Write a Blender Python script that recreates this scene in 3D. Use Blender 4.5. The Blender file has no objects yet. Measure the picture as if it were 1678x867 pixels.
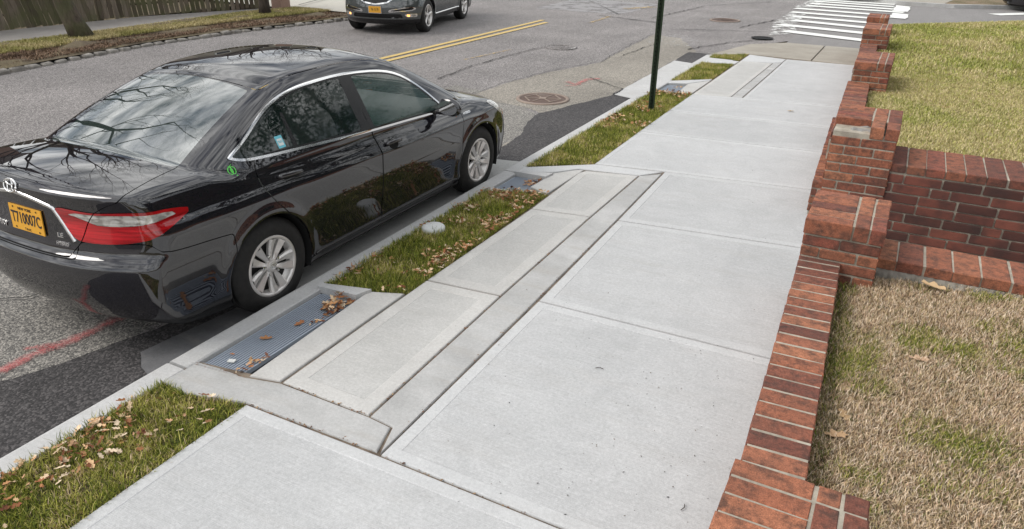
import bpy, bmesh, math, random
import numpy as np
from mathutils import Vector, Matrix, noise
random.seed(7); RNG = np.random.default_rng(7)
SC = bpy.context.scene; COL = SC.collection
R = math.radians
# ---------------------------------------------------------------- camera
cam = bpy.data.objects.new("camera", bpy.data.cameras.new("camera")); COL.objects.link(cam)
cam.data.sensor_width = 36.0; cam.data.lens = 36.0 * 1187.4 / 1678.0
cam.data.clip_start = 0.05; cam.data.clip_end = 2000
cam.matrix_world = (Matrix.Translation((3.41, -0.37, 2.341)) @ Matrix.Rotation(R(27.36), 4, 'Z')
                    @ Matrix.Rotation(R(64.59), 4, 'X') @ Matrix.Rotation(R(0.80), 4, 'Z'))
SC.camera = cam
# ---------------------------------------------------------------- sky, sun, exposure
SUN_EL, SUN_AZ = 46.0, 236.0        # azimuth clockwise from +Y
world = bpy.data.worlds.new("World"); SC.world = world; world.use_nodes = True
wt = world.node_tree; wt.nodes.clear()
wn = lambda t: wt.nodes.new(t)
out = wn('ShaderNodeOutputWorld'); bg = wn('ShaderNodeBackground'); sky = wn('ShaderNodeTexSky')
sky.sky_type = 'NISHITA'; sky.sun_disc = False
sky.sun_elevation = R(SUN_EL); sky.sun_rotation = R(SUN_AZ); sky.dust_density = 2.0; sky.air_density = 1.0
tc = wn('ShaderNodeTexCoord'); mp = wn('ShaderNodeMapping'); mp.inputs['Scale'].default_value = (1.0, 1.0, 2.6)
nz = wn('ShaderNodeTexNoise'); nz.inputs['Scale'].default_value = 3.2; nz.inputs['Detail'].default_value = 9; nz.inputs['Roughness'].default_value = .56
nz.inputs['Distortion'].default_value = .35
rp = wn('ShaderNodeValToRGB'); rp.color_ramp.elements[0].position = .30; rp.color_ramp.elements[1].position = .62
rp.color_ramp.elements[0].color = (.42, .42, .42, 1); rp.color_ramp.elements[1].color = (1, 1, 1, 1)
nz2 = wn('ShaderNodeTexNoise'); nz2.inputs['Scale'].default_value = 6.5; nz2.inputs['Detail'].default_value = 8; nz2.inputs['Roughness'].default_value = .6
cr = wn('ShaderNodeValToRGB'); cr.color_ramp.elements[0].position = .34; cr.color_ramp.elements[1].position = .66
cr.color_ramp.elements[0].color = (2.2, 2.4, 2.6, 1); cr.color_ramp.elements[1].color = (17.0, 17.0, 16.8, 1)
mx = wn('ShaderNodeMix'); mx.data_type = 'RGBA'
L = wt.links.new
L(tc.outputs['Generated'], mp.inputs['Vector']); L(mp.outputs[0], nz.inputs['Vector']); L(mp.outputs[0], nz2.inputs['Vector'])
L(nz.outputs['Fac'], rp.inputs[0]); L(nz2.outputs['Fac'], cr.inputs[0])
L(rp.outputs[0], mx.inputs[0]); L(sky.outputs[0], mx.inputs[6]); L(cr.outputs[0], mx.inputs[7])
L(mx.outputs[2], bg.inputs[0]); bg.inputs[1].default_value = 0.090; L(bg.outputs[0], out.inputs[0])
sl = bpy.data.lights.new("sun", 'SUN'); sl.energy = 1.7; sl.angle = R(32); sl.color = (1, .955, .90)
sun = bpy.data.objects.new("sun", sl); COL.objects.link(sun)
az, el = R(SUN_AZ), R(SUN_EL)
sd = Vector((math.sin(az) * math.cos(el), math.cos(az) * math.cos(el), math.sin(el)))
sun.rotation_euler = sd.to_track_quat('Z', 'Y').to_euler(); sun.location = sd * 60
SC.view_settings.view_transform = 'Standard'; SC.view_settings.look = 'None'
SC.view_settings.exposure = 0.42; SC.view_settings.gamma = 1.0

# ---------------------------------------------------------------- node helpers
class NT:
    def __init__(s, name):
        s.m = bpy.data.materials.new(name); s.m.use_nodes = True; s.t = s.m.node_tree
        s.b = s.t.nodes['Principled BSDF']; s.tc = None
    def n(s, t, **k):
        nd = s.t.nodes.new(t)
        for a, v in k.items(): setattr(nd, a, v)
        return nd
    def l(s, a, b): s.t.links.new(a, b)
    def co(s, kind='Object'):
        if s.tc is None: s.tc = s.n('ShaderNodeTexCoord')
        return s.tc.outputs[kind]
    def wpos(s): return s.n('ShaderNodeNewGeometry').outputs['Position']
    def mapv(s, v, sc=(1, 1, 1), rot=(0, 0, 0)):
        m = s.n('ShaderNodeMapping'); m.inputs['Scale'].default_value = sc; m.inputs['Rotation'].default_value = rot; s.l(v, m.inputs[0]); return m.outputs[0]
    def noise(s, v, scale, detail=4, rough=.55, dist=0):
        x = s.n('ShaderNodeTexNoise'); x.inputs['Scale'].default_value = scale; x.inputs['Detail'].default_value = detail
        x.inputs['Roughness'].default_value = rough; x.inputs['Distortion'].default_value = dist; s.l(v, x.inputs['Vector']); return x.outputs['Fac']
    def voro(s, v, scale, feat='F1', outp='Distance'):
        x = s.n('ShaderNodeTexVoronoi'); x.feature = feat; x.inputs['Scale'].default_value = scale; s.l(v, x.inputs['Vector']); return x.outputs[outp]
    def ramp(s, f, *st):
        r = s.n('ShaderNodeValToRGB'); e = r.color_ramp.elements
        while len(e) < len(st): e.new(.5)
        for i, (p, c) in enumerate(st):
            e[i].position = p; c = (c, c, c) if isinstance(c, (int, float)) else c; e[i].color = (*c, 1)
        s.l(f, r.inputs[0]); return r.outputs[0]
    def mix(s, f, a, b, mode='MIX'):
        x = s.n('ShaderNodeMix'); x.data_type = 'RGBA'; x.blend_type = mode
        for i, v in ((0, f), (6, a), (7, b)):
            if hasattr(v, 'is_output') or isinstance(v, bpy.types.NodeSocket): s.l(v, x.inputs[i])
            else: x.inputs[i].default_value = v if i == 0 else ((*v, 1) if len(v) == 3 else v)
        return x.outputs[2]
    def math(s, op, a, b=0):
        x = s.n('ShaderNodeMath'); x.operation = op
        for i, v in enumerate((a, b)):
            if isinstance(v, bpy.types.NodeSocket): s.l(v, x.inputs[i])
            else: x.inputs[i].default_value = v
        return x.outputs[0]
    def bump(s, h, st=.3, d=.01, prev=None):
        x = s.n('ShaderNodeBump'); x.inputs['Strength'].default_value = st; x.inputs['Distance'].default_value = d
        s.l(h, x.inputs['Height'])
        if prev is not None: s.l(prev, x.inputs['Normal'])
        return x.outputs[0]
    def fin(s, col=None, rough=.8, nrm=None, metal=0., **k):
        b = s.b.inputs
        if isinstance(col, bpy.types.NodeSocket): s.l(col, b['Base Color'])
        elif col is not None: b['Base Color'].default_value = (*col, 1)
        if isinstance(rough, bpy.types.NodeSocket): s.l(rough, b['Roughness'])
        else: b['Roughness'].default_value = rough
        if nrm is not None: s.l(nrm, b['Normal'])
        b['Metallic'].default_value = metal
        for a, v in k.items():
            if isinstance(v, bpy.types.NodeSocket): s.l(v, b[a.replace('_', ' ')])
            else: b[a.replace('_', ' ')].default_value = v
        return s.m
def plain(name, col, rough=.5, metal=0., **k): return NT(name).fin(col, rough, None, metal, **k)

def concrete_mat(name, c0, c1, broom=0., dirt=.25, scale=1., cracks=0.):
    t = NT(name); p = t.wpos()
    a = t.noise(p, 1.1 * scale, 6, .6); b = t.noise(p, 55, 4, .7); c = t.noise(p, 230, 3, .7)
    col = t.ramp(a, (.3, c0), (.72, c1))
    col = t.mix(.30, col, t.ramp(b, (.3, .30), (.75, .72)), 'OVERLAY')
    col = t.mix(.30, col, t.ramp(c, (.3, .25), (.72, .75)), 'OVERLAY')
    rn = t.n('ShaderNodeObjectInfo').outputs['Random']; col = t.mix(.10, col, t.ramp(rn, (0., .30), (1., .70)), 'OVERLAY')
    gm = t.voro(p, 2.3); col = t.mix(t.ramp(gm, (.0, .35), (.045, 0.)), col, (.24, .23, .22))
    cl = t.noise(p, 3.3, 8, .72, 1.2); col = t.mix(.22, col, t.ramp(cl, (.35, .36), (.66, .62)), 'OVERLAY')
    sp = t.voro(p, 17); col = t.mix(t.ramp(sp, (.0, .5), (.035, 0.)), col, (.12, .10, .09))
    st = t.noise(t.mapv(p, (.9, 5, 1)), 1.4, 5, .6); col = t.mix(t.ramp(st, (.52, 0.), (.80, dirt)), col, (.33, .30, .26))
    h = t.math('ADD', b, t.math('MULTIPLY', c, .6))
    if broom > 0:
        br = t.noise(t.mapv(p, (2.2, 150, 1)), 1.6, 2, .5); h = t.math('ADD', h, t.math('MULTIPLY', br, 1.4 * broom))
        col = t.mix(.22 * broom, col, t.ramp(br, (.3, .32), (.7, .66)), 'OVERLAY')
    if cracks > 0:
        d = t.voro(t.mix(.12, p, t.n('ShaderNodeTexNoise').outputs['Color']), 1.6, 'DISTANCE_TO_EDGE')
        col = t.mix(t.ramp(d, (.0, cracks), (.012, 0.)), col, (.16, .13, .11))
    n = t.bump(h, .35, .004)
    return t.fin(col, .88, n)
def asphalt_mat(name, dark, light, tint, agg=.5, patch=.3, sc=95):
    t = NT(name); p = t.wpos()
    v = t.voro(p, sc, 'F1', 'Color'); g = t.n('ShaderNodeSeparateColor'); t.l(v, g.inputs[0])
    d = t.voro(p, sc); big = t.noise(p, .55, 5, .6); fine = t.noise(p, 330, 3, .75)
    col = t.ramp(g.outputs[0], (.10, dark), (.55, tint), (.97, light))
    col = t.mix(1 - agg, col, tint)
    col = t.mix(.40, col, t.ramp(fine, (.28, .22), (.75, .8)), 'OVERLAY')
    col = t.mix(patch, col, t.ramp(big, (.3, .32), (.7, .66)), 'OVERLAY')
    st = t.noise(t.mapv(p, (2.2, .16, 1)), 1.7, 4, .55); col = t.mix(.20, col, t.ramp(st, (.3, .34), (.7, .62)), 'OVERLAY')
    n = t.bump(t.math('SUBTRACT', fine, d), .55, .005)
    return t.fin(col, .86, n)
def random_col(t): return t.n('ShaderNodeObjectInfo').outputs['Random']
M = {}
M['conc'] = concrete_mat('sidewalk concrete brushed', (.432, .438, .442), (.50, .505, .508), 1.0, .18)
M['conc_edge'] = concrete_mat('sidewalk concrete trowelled edge', (.48, .487, .49), (.53, .536, .54), 0.15, .14)
M['conc_warm'] = concrete_mat('warm panel concrete', (.415, .412, .40), (.475, .472, .46), .8, .2)
M['conc_warm_edge'] = concrete_mat('warm panel edge', (.46, .452, .435), (.52, .515, .50), .2, .2)
M['conc_old'] = concrete_mat('weathered trench concrete', (.35, .35, .345), (.49, .49, .485), .3, .6, 2.2)
M['kerb'] = concrete_mat('kerb concrete', (.42, .42, .415), (.52, .52, .52), 0, .25)
M['gutter'] = concrete_mat('gutter concrete', (.32, .32, .31), (.40, .40, .39), 0, .35); M['gutter_stained'] = concrete_mat('stained gutter concrete', (.10, .10, .105), (.19, .19, .195), 0, .4, 3)
M['conc_beige'] = concrete_mat('old beige concrete', (.27, .245, .205), (.37, .34, .29), .5, .45)
M['walk_far'] = concrete_mat('far walk concrete', (.26, .24, .225), (.34, .32, .30), 0, .4)
M['drive'] = concrete_mat('driveway concrete', (.42, .40, .35), (.50, .48, .43), 0, .2)
M['asph'] = asphalt_mat('road asphalt', (.055, .052, .052), (.50, .465, .45), (.198, .184, .179), .68, .5, 85)
M['asph_coarse'] = asphalt_mat('worn coarse asphalt', (.04, .04, .04), (.50, .47, .42), (.20, .19, .175), .70, .3, 105)
M['asph_new'] = asphalt_mat('fresh dark asphalt', (.016, .015, .016), (.14, .13, .13), (.050, .047, .048), .7, .6, 85)
M['asph_side'] = asphalt_mat('side street asphalt', (.10, .10, .10), (.30, .29, .28), (.225, .215, .21), .3, .2)
M['oldroad'] = asphalt_mat('old exposed road concrete', (.09, .082, .072), (.47, .43, .36), (.262, .240, .208), .65, .5, 80)
M['dirt'] = concrete_mat('joint dirt', (.07, .05, .036), (.25, .20, .15), 0, .2, 6)
def paint_mat(name, col, wear, under=(.17, .16, .158), sc=9):
    t = NT(name); p = t.wpos(); a = t.noise(p, sc, 8, .78); b = t.noise(p, 160, 3, .7)
    f = t.ramp(t.math('ADD', a, t.math('MULTIPLY', b, .25)), (wear, 0.), (wear + .09, 1.))
    c = t.mix(.25, col, t.ramp(b, (.3, .3), (.7, .7)), 'OVERLAY')
    return t.fin(c, .7, None, 0., Alpha=f)
M['white_line'] = paint_mat('white road paint', (.74, .75, .72), .40)
M['white_worn'] = paint_mat('worn white road paint', (.70, .70, .68), .60, sc=6)
M['white_faint'] = paint_mat('faint white road paint', (.45, .45, .44), .66, sc=9)
M['yellow_line'] = paint_mat('yellow road paint', (.58, .42, .15), .44)
M['yellow_worn'] = paint_mat('worn yellow road paint', (.50, .36, .16), .60)
M['red_spray'] = paint_mat('red spray paint', (.55, .12, .12), .545, sc=14)
M['wearpatch'] = paint_mat('pale road wear', (.26, .25, .25), .52, sc=2.2)

def brick_mat():
    t = NT('brick'); o = t.co(); p = t.wpos(); rnd = random_col(t)
    base = t.ramp(rnd, (0., (.15, .052, .036)), (.2, (.22, .076, .047)), (.5, (.31, .112, .060)), (.8, (.39, .158, .085)), (1., (.23, .066, .045)))
    a = t.noise(p, 16, 5, .65); b = t.noise(p, 210, 3, .75)
    c = t.mix(t.ramp(a, (.46, 0.), (.66, .75)), base, (.055, .034, .027))
    c = t.mix(t.ramp(t.noise(p, 3.0, 6, .7), (.50, 0.), (.72, .55)), c, (.075, .045, .035))
    c = t.mix(.62, c, t.ramp(b, (.30, .12), (.72, .86)), 'OVERLAY')
    c = t.mix(t.ramp(t.voro(p, 75), (0., .75), (.22, 0.)), c, (.045, .028, .024))
    c = t.mix(.45, c, t.ramp(t.noise(p, 48, 4, .7), (.32, .14), (.70, .84)), 'OVERLAY')
    h = t.math('ADD', b, t.math('MULTIPLY', t.voro(p, 120), .6))
    return t.fin(c, .9, t.bump(h, .5, .003))
M['brick'] = brick_mat()
def brick_dark():
    t = NT('burnt brick'); p = t.wpos(); rnd = random_col(t)
    base = t.ramp(rnd, (0., (.055, .022, .017)), (.35, (.11, .036, .026)), (.7, (.16, .050, .034)), (1., (.20, .064, .042)))
    a = t.noise(p, 5, 4, .6); b = t.noise(p, 210, 3, .75)
    c = t.mix(t.ramp(a, (.42, 0.), (.62, .65)), base, (.035, .020, .018))
    c = t.mix(.4, c, t.ramp(b, (.28, .22), (.75, .8)), 'OVERLAY')
    return t.fin(c, .85, t.bump(b, .5, .003))
M['brick_dark'] = brick_dark()
M['mortar'] = concrete_mat('mortar', (.23, .20, .16), (.47, .43, .35), 0, .4, 8)
M['mortar_pale'] = concrete_mat('pale mortar smear', (.34, .33, .31), (.46, .45, .43), 0, .3)
def soil():
    t = NT('soil'); p = t.wpos(); a = t.noise(p, 9, 6, .7); b = t.noise(p, 90, 3, .7)
    c = t.ramp(a, (.3, (.055, .045, .022)), (.6, (.10, .085, .04)), (.8, (.15, .12, .07)))
    return t.fin(c, 1., t.bump(t.math('ADD', a, b), .8, .02))
M['soil'] = soil()
def lawnbase(name, c0, c1, c2):
    t = NT(name); p = t.wpos(); a = t.noise(p, 1.3, 5, .6); b = t.noise(t.mapv(p, (1, 1, 1)), 60, 4, .75)
    c = t.ramp(a, (.3, c0), (.5, c1), (.7, c2)); c = t.mix(.6, c, t.ramp(b, (.3, .12), (.7, .85)), 'OVERLAY')
    return t.fin(c, 1., t.bump(b, 1., .02))
M['lawn_near_base'] = lawnbase('dry lawn thatch', (.09, .085, .03), (.20, .15, .09), (.26, .19, .13))
M['lawn_far_base'] = lawnbase('green lawn thatch', (.17, .19, .05), (.26, .24, .09), (.33, .28, .14))
M['verge_base'] = lawnbase('verge ground', (.085, .060, .045), (.15, .12, .075), (.20, .16, .085))
M['ground'] = lawnbase('distant ground', (.10, .09, .05), (.14, .12, .06), (.18, .15, .08))
def vcol_mat(name, rough=.7, sss=0., gain=1.):
    t = NT(name); a = t.n('ShaderNodeAttribute'); a.attribute_name = 'tint'
    t.b.inputs['Specular IOR Level'].default_value = .25
    m = t.fin(a.outputs['Color'], rough)
    return m
M['blade'] = vcol_mat('grass blades'); M['leaf'] = vcol_mat('dead leaves', .75)
def spray_mat():
    t = NT('faded red spray'); p = t.wpos(); a = t.n('ShaderNodeAttribute'); a.attribute_name = 'tint'; g = t.noise(p, 120, 4, .8); c = t.noise(p, 14, 5, .7)
    f = t.ramp(t.math('ADD', a.outputs['Fac'], t.math('ADD', t.math('MULTIPLY', g, 1.1), t.math('MULTIPLY', c, .9))), (1.30, 0.), (1.62, .78)) if False else t.ramp(t.math('MULTIPLY', t.math('ADD', a.outputs['Fac'], t.math('ADD', g, c)), .4), (.66, 0.), (.90, .72))
    return t.fin((.60, .13, .13), .85, None, 0., Alpha=f)
M['spray'] = spray_mat()
M['foliage'] = vcol_mat('conifer foliage', .7)
def bark(name, c0, c1, moss=0.):
    t = NT(name); p = t.wpos(); a = t.noise(t.mapv(p, (9, 9, 1.6)), 2.2, 6, .7); c = t.ramp(a, (.3, c0), (.7, c1))
    if moss: c = t.mix(t.ramp(t.noise(p, 3.5, 4), (.42, 0.), (.6, moss)), c, (.075, .095, .03))
    return t.fin(c, .95, t.bump(a, 1., .03))
M['bark'] = bark('bark', (.035, .027, .02), (.12, .09, .065), .40)
M['bark2'] = bark('dark bark', (.03, .024, .02), (.09, .07, .055))
def wood():
    t = NT('weathered fence wood'); o = t.co(); p = t.wpos(); rnd = random_col(t)
    a = t.noise(t.mapv(p, (30, 30, 1.5)), 1.6, 5, .65)
    base = t.ramp(rnd, (0., (.06, .045, .032)), (.5, (.125, .098, .072)), (1., (.20, .165, .13)))
    c = t.mix(.6, base, t.ramp(a, (.3, .2), (.7, .8)), 'OVERLAY')
    z = t.n('ShaderNodeSeparateXYZ'); t.l(p, z.inputs[0])
    g = t.math('MULTIPLY', t.ramp(t.noise(p, 2.2, 4), (.4, 0.), (.62, 1.)), .55)
    c = t.mix(g, c, (.085, .10, .03))
    return t.fin(c, .9, t.bump(a, .6, .004))
M['wood'] = wood()
M['mortar_bed'] = concrete_mat('broken mortar bed', (.16, .155, .145), (.34, .33, .31), 0, .5, 8)
M['mortar_lump'] = concrete_mat('dirty lumpy mortar', (.10, .09, .075), (.30, .28, .24), 0, .6, 9)
# vehicle materials
def carpaint(name, col, flake, dust=.06):
    t = NT(name); p = t.co(); f = t.noise(p, 900, 2); a = t.noise(p, 2.5, 5, .7)
    c = t.mix(t.ramp(f, (.5, 0.), (.8, .5)), col, flake)
    c = t.mix(t.ramp(a, (.4, 0.), (.8, dust * .8)), c, (.25, .23, .21))
    return t.fin(c, .5, None, 0., Coat_Weight=1., Coat_Roughness=.015, Coat_IOR=1.9, Specular_IOR_Level=0.)
M['paint_black'] = carpaint('black car paint', (.006, .006, .009), (.03, .03, .045))
M['paint_grey'] = carpaint('dark grey car paint', (.055, .062, .062), (.15, .16, .17))
def glass(name, tint, alpha):
    t = NT(name); m = t.fin(tint, .02, None, 0., Coat_Weight=0., IOR=1.65, Alpha=alpha); t.b.inputs['Specular IOR Level'].default_value = .8
    return m
M['glass'] = glass('dark tinted glass', (.012, .022, .020), .72)
M['glass_front'] = glass('green tinted glass', (.09, .16, .14), .42)
M['glass_rear'] = glass('rear window glass', (.02, .035, .032), .94); M['glass_rear'].node_tree.nodes['Principled BSDF'].inputs['IOR'].default_value = 2.7
M['chrome'] = plain('chrome', (.80, .80, .80), .08, 1.)
M['black_trim'] = plain('black gloss trim', (.012, .012, .013), .18)
M['black_matte'] = plain('black matte', (.008, .008, .008), .8)
M['gap'] = plain('panel gap black', (.002, .002, .002), .9)
def rubber():
    t = NT('tyre rubber'); a = t.noise(t.co(), 30, 4); return t.fin(t.ramp(a, (.3, (.006, .006, .006)), (.8, (.018, .017, .016))), .75)
M['rubber'] = rubber()
M['rim'] = plain('silver wheel cover', (.70, .68, .66), .34, .55)
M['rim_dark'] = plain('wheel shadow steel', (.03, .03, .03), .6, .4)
def lens(name, a, b, sc, metal):
    t = NT(name); p = t.co(); w = t.noise(t.mapv(p, sc), 1., 2, .5, .6); f = t.noise(t.mapv(p, (2, 2, 60)), 1.2, 2)
    c = t.mix(t.ramp(w, (.40, 0.), (.62, 1.)), a, b); c = t.mix(.5, c, t.ramp(f, (.35, .2), (.65, .8)), 'OVERLAY')
    return t.fin(c, .12, None, metal, Coat_Weight=1., Coat_Roughness=.02)
M['red_lens'] = lens('red lamp lens', (.50, .012, .018), (.30, .003, .006), (2.5, 2.5, 16), 0.)
M['clear_lens'] = lens('clear lamp lens', (.66, .64, .60), (.30, .28, .26), (16, 16, 26), .3)
M['amber'] = plain('amber lens', (.75, .22, .03), .15)
M['plate'] = plain('orange licence plate', (.72, .36, .03), .45)
M['plate_ink'] = plain('plate lettering', (.012, .012, .02), .5)
M['white_ink'] = plain('white print', (.75, .77, .75), .5)
M['green_ink'] = plain('green print', (.14, .72, .12), .5)
M['blue_label'] = plain('blue permit label', (.16, .55, .66), .5)
M['seat'] = plain('grey seat fabric', (.42, .44, .41), .9)
M['dash'] = plain('dark dashboard', (.10, .11, .105), .6)
M['iron'] = concrete_mat('manhole iron', (.085, .055, .045), (.15, .10, .08), 0, .3)
M['iron_rim'] = concrete_mat('manhole rim', (.22, .17, .14), (.30, .24, .20), 0, .3)
M['grate'] = plain('galvanised grate', (.30, .34, .40), .65, 0.)
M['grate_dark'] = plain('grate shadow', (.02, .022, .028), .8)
M['post_green'] = concrete_mat('green post paint', (.022, .040, .020), (.035, .055, .028), 0, .15)
M['terracotta'] = concrete_mat('pink stucco', (.30, .19, .15), (.38, .26, .21), 0, .3)
M['cap_white'] = concrete_mat('white plastic cap', (.60, .61, .60), (.70, .71, .70), 0, .25)
M['granite'] = concrete_mat('granite block', (.10, .09, .08), (.36, .34, .31), 0, .6, 4)
def lamp_mat():
    t = NT('lit fog lamp'); return t.fin((.9, .5, .2), .3, None, 0., Emission_Color=(1., .38, .08, 1), Emission_Strength=2.2)
M['fog_lit'] = lamp_mat()

# ---------------------------------------------------------------- object helpers
def link(o): COL.objects.link(o); return o
def tag(o, label=None, cat=None, group=None, kind=None):
    if label: o['label'] = label
    if cat: o['category'] = cat
    if group: o['group'] = group
    if kind: o['kind'] = kind
    return o
def empty(name, loc=(0, 0, 0), rz=0., **k):
    o = bpy.data.objects.new(name, None); o.location = loc; o.rotation_euler = (0, 0, rz); o.empty_display_size = .1
    link(o); return tag(o, **k)
def mobj(name, V, Fs, mat, parent=None, loc=None, smooth=False, mats=None, fm=None, kind=None, **k):
    me = bpy.data.meshes.new(name); me.from_pydata([tuple(map(float, v)) for v in V], [], [tuple(int(i) for i in f) for f in Fs])
    for m in (mats or [mat]): me.materials.append(m)
    if fm is not None: me.polygons.foreach_set('material_index', fm)
    if smooth: me.polygons.foreach_set('use_smooth', [True] * len(me.polygons))
    me.update(); o = bpy.data.objects.new(name, me)
    if parent is not None: o.parent = parent
    if loc is not None: o.location = loc
    link(o); return tag(o, kind=kind, **k)
def inst(name, me, parent, loc, rot=(0, 0, 0), scale=(1, 1, 1)):
    o = bpy.data.objects.new(name, me); o.parent = parent; o.location = loc; o.rotation_euler = rot; o.scale = scale
    link(o); return o
def fast(name, V, loops, counts, mat, parent=None, cols=None, smooth=False, mats=None):
    me = bpy.data.meshes.new(name); me.vertices.add(len(V)); me.vertices.foreach_set('co', np.asarray(V, np.float32).ravel())
    me.loops.add(len(loops)); me.loops.foreach_set('vertex_index', np.asarray(loops, np.int32))
    me.polygons.add(len(counts)); st = np.concatenate([[0], np.cumsum(counts)[:-1]]).astype(np.int32)
    me.polygons.foreach_set('loop_start', st)
    me.materials.append(mat); me.update(calc_edges=True); me.validate()
    if cols is not None:
        a = me.color_attributes.new('tint', 'FLOAT_COLOR', 'POINT'); c = np.ones((len(V), 4), np.float32); c[:, :3] = cols; a.data.foreach_set('color', c.ravel())
    if smooth: me.polygons.foreach_set('use_smooth', [True] * len(me.polygons))
    o = bpy.data.objects.new(name, me)
    if parent is not None: o.parent = parent
    return link(o)
class MB:
    def __init__(s): s.V = []; s.F = []; s.m = []
    def add(s, V, F, mi=0):
        n = len(s.V); s.V += [tuple(v) for v in V]; s.F += [tuple(i + n for i in f) for f in F]; s.m += [mi] * len(F)
    def box(s, c, d, mi=0, rz=0., taper=1., bev=0.):
        x, y, z = d[0] / 2, d[1] / 2, d[2] / 2; P = []
        if bev:
            for zz, q in ((-z, bev), (-z + bev, 0), (z - bev, 0), (z, bev)):
                for sx, sy in ((-1, -1), (1, -1), (1, 1), (-1, 1)): P.append((sx * (x - q), sy * (y - q), zz))
            F = [(3, 2, 1, 0), (12, 13, 14, 15)] + [(4 * k + i, 4 * k + (i + 1) % 4, 4 * k + 4 + (i + 1) % 4, 4 * k + 4 + i) for k in range(3) for i in range(4)]
        else:
            for zz, q in ((-z, 1.), (z, taper)):
                for sx, sy in ((-1, -1), (1, -1), (1, 1), (-1, 1)): P.append((sx * x * q, sy * y * q, zz))
            F = [(3, 2, 1, 0), (4, 5, 6, 7)] + [(i, (i + 1) % 4, 4 + (i + 1) % 4, 4 + i) for i in range(4)]
        ca, sa = math.cos(rz), math.sin(rz)
        s.add([(c[0] + p[0] * ca - p[1] * sa, c[1] + p[0] * sa + p[1] * ca, c[2] + p[2]) for p in P], F, mi)
    def tube(s, pts, rad, n=8, mi=0, cap=True):
        pts = [Vector(p) for p in pts]; rad = rad if isinstance(rad, (list, tuple)) else [rad] * len(pts); b = len(s.V); up = Vector((0, 0, 1))
        V = []
        for i, p in enumerate(pts):
            d = (pts[min(i + 1, len(pts) - 1)] - pts[max(i - 1, 0)]).normalized()
            a = d.cross(up if abs(d.z) < .9 else Vector((1, 0, 0))).normalized(); c = d.cross(a)
            for k in range(n):
                t = 2 * math.pi * k / n; V.append(p + (a * math.cos(t) + c * math.sin(t)) * rad[i])
        F = [(i * n + k, i * n + (k + 1) % n, (i + 1) * n + (k + 1) % n, (i + 1) * n + k) for i in range(len(pts) - 1) for k in range(n)]
        if cap: F += [tuple(range(n - 1, -1, -1)), tuple(range((len(pts) - 1) * n, len(pts) * n))]
        s.add(V, F, mi)
    def lathe(s, prof, n=48, mi=0, axis='X', c=(0, 0, 0)):
        V = []
        for r, h in prof:
            for k in range(n):
                t = 2 * math.pi * k / n; a, b = r * math.cos(t), r * math.sin(t)
                V.append((c[0] + h, c[1] + a, c[2] + b) if axis == 'X' else (c[0] + a, c[1] + b, c[2] + h))
        F = [(i * n + k, i * n + (k + 1) % n, (i + 1) * n + (k + 1) % n, (i + 1) * n + k) for i in range(len(prof) - 1) for k in range(n)]
        s.add(V, F, mi)
    def obj(s, name, mat, parent=None, smooth=False, mats=None, **k):
        return mobj(name, s.V, s.F, mat, parent, None, smooth, mats, s.m if mats else None, **k)
def poly_sheet(name, P, z, mat, parent=None, kind=None, **k):
    return mobj(name, [(x, y, z) for x, y in P], [tuple(range(len(P)))], mat, parent, kind=kind, **k)
def rough_poly(P, amp=.03, step=.12, seed=0, closed=True):
    o = []; n = len(P); step = min(step, .05)
    for i in range(n if closed else n - 1):
        a, b = Vector(P[i]), Vector(P[(i + 1) % n]); l = (b - a).length; m = max(1, int(l / step)); nr = Vector((-(b - a).y, (b - a).x)).normalized()
        for j in range(m):
            p = a + (b - a) * j / m; q = nr * amp * (noise.noise(Vector((p.x * 3.1 + seed, p.y * 3.1, seed * 1.7))) + .45 * noise.noise(Vector((p.x * 17 + seed, p.y * 17, seed)))) * (1 if j else .3)
            o.append((p.x + q.x, p.y + q.y))
    return o
def text_mesh(s, size, mat, name, parent, mtx, extrude=.0008, bold=0., sx=1.):
    cu = bpy.data.curves.new(name, 'FONT'); cu.body = s; cu.size = size; cu.align_x = 'CENTER'; cu.align_y = 'CENTER'; cu.extrude = extrude; cu.offset = bold; cu.resolution_u = 3
    tmp = bpy.data.objects.new(name, cu); COL.objects.link(tmp); dg = bpy.context.evaluated_depsgraph_get(); dg.update()
    me = bpy.data.meshes.new_from_object(tmp.evaluated_get(dg)); COL.objects.unlink(tmp); bpy.data.objects.remove(tmp)
    me.name = name; me.materials.clear(); me.materials.append(mat); me.transform(Matrix.Diagonal((sx, 1, 1, 1))); me.transform(mtx)
    o = bpy.data.objects.new(name, me); o.parent = parent; return link(o)
# ================================================================ GROUND, ROAD, PAVEMENT
ZR = -0.13
def grid_sheet(name, x0, x1, y0, y1, z, mat, kind='structure'):
    return mobj(name, [(x0, y0, z), (x1, y0, z), (x1, y1, z), (x0, y1, z)], [(0, 1, 2, 3)], mat, kind=kind)
grid_sheet('ground', -600, 600, -600, 900, -0.30, M['ground'])
road = mobj('road', [(-11.2, -60, ZR), (0.02, -60, ZR), (.02, 14.4, ZR), (.3, 16.6, ZR), (1.0, 18.2, ZR), (1.0, 29.4, ZR), (0.02, 31, ZR), (0.02, 300, ZR), (-11.2, 300, ZR), (-11.2, 14, ZR)],
            [tuple(range(10))], M['asph'], kind='structure')
mobj('side_street', [(1.0, 17.6, ZR), (3.3, 17.6, ZR), (60, 40, ZR), (60, 56, ZR), (6.0, 35.4, ZR), (1.0, 33.4, ZR)], [tuple(range(6))], M['asph_side'], kind='structure')
Z1, Z2, Z3 = ZR + .004, ZR + .008, ZR + .012
def part_sheet(name, P, z, mat, parent, **k): return poly_sheet(name, P, z, mat, parent, **k)
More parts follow.
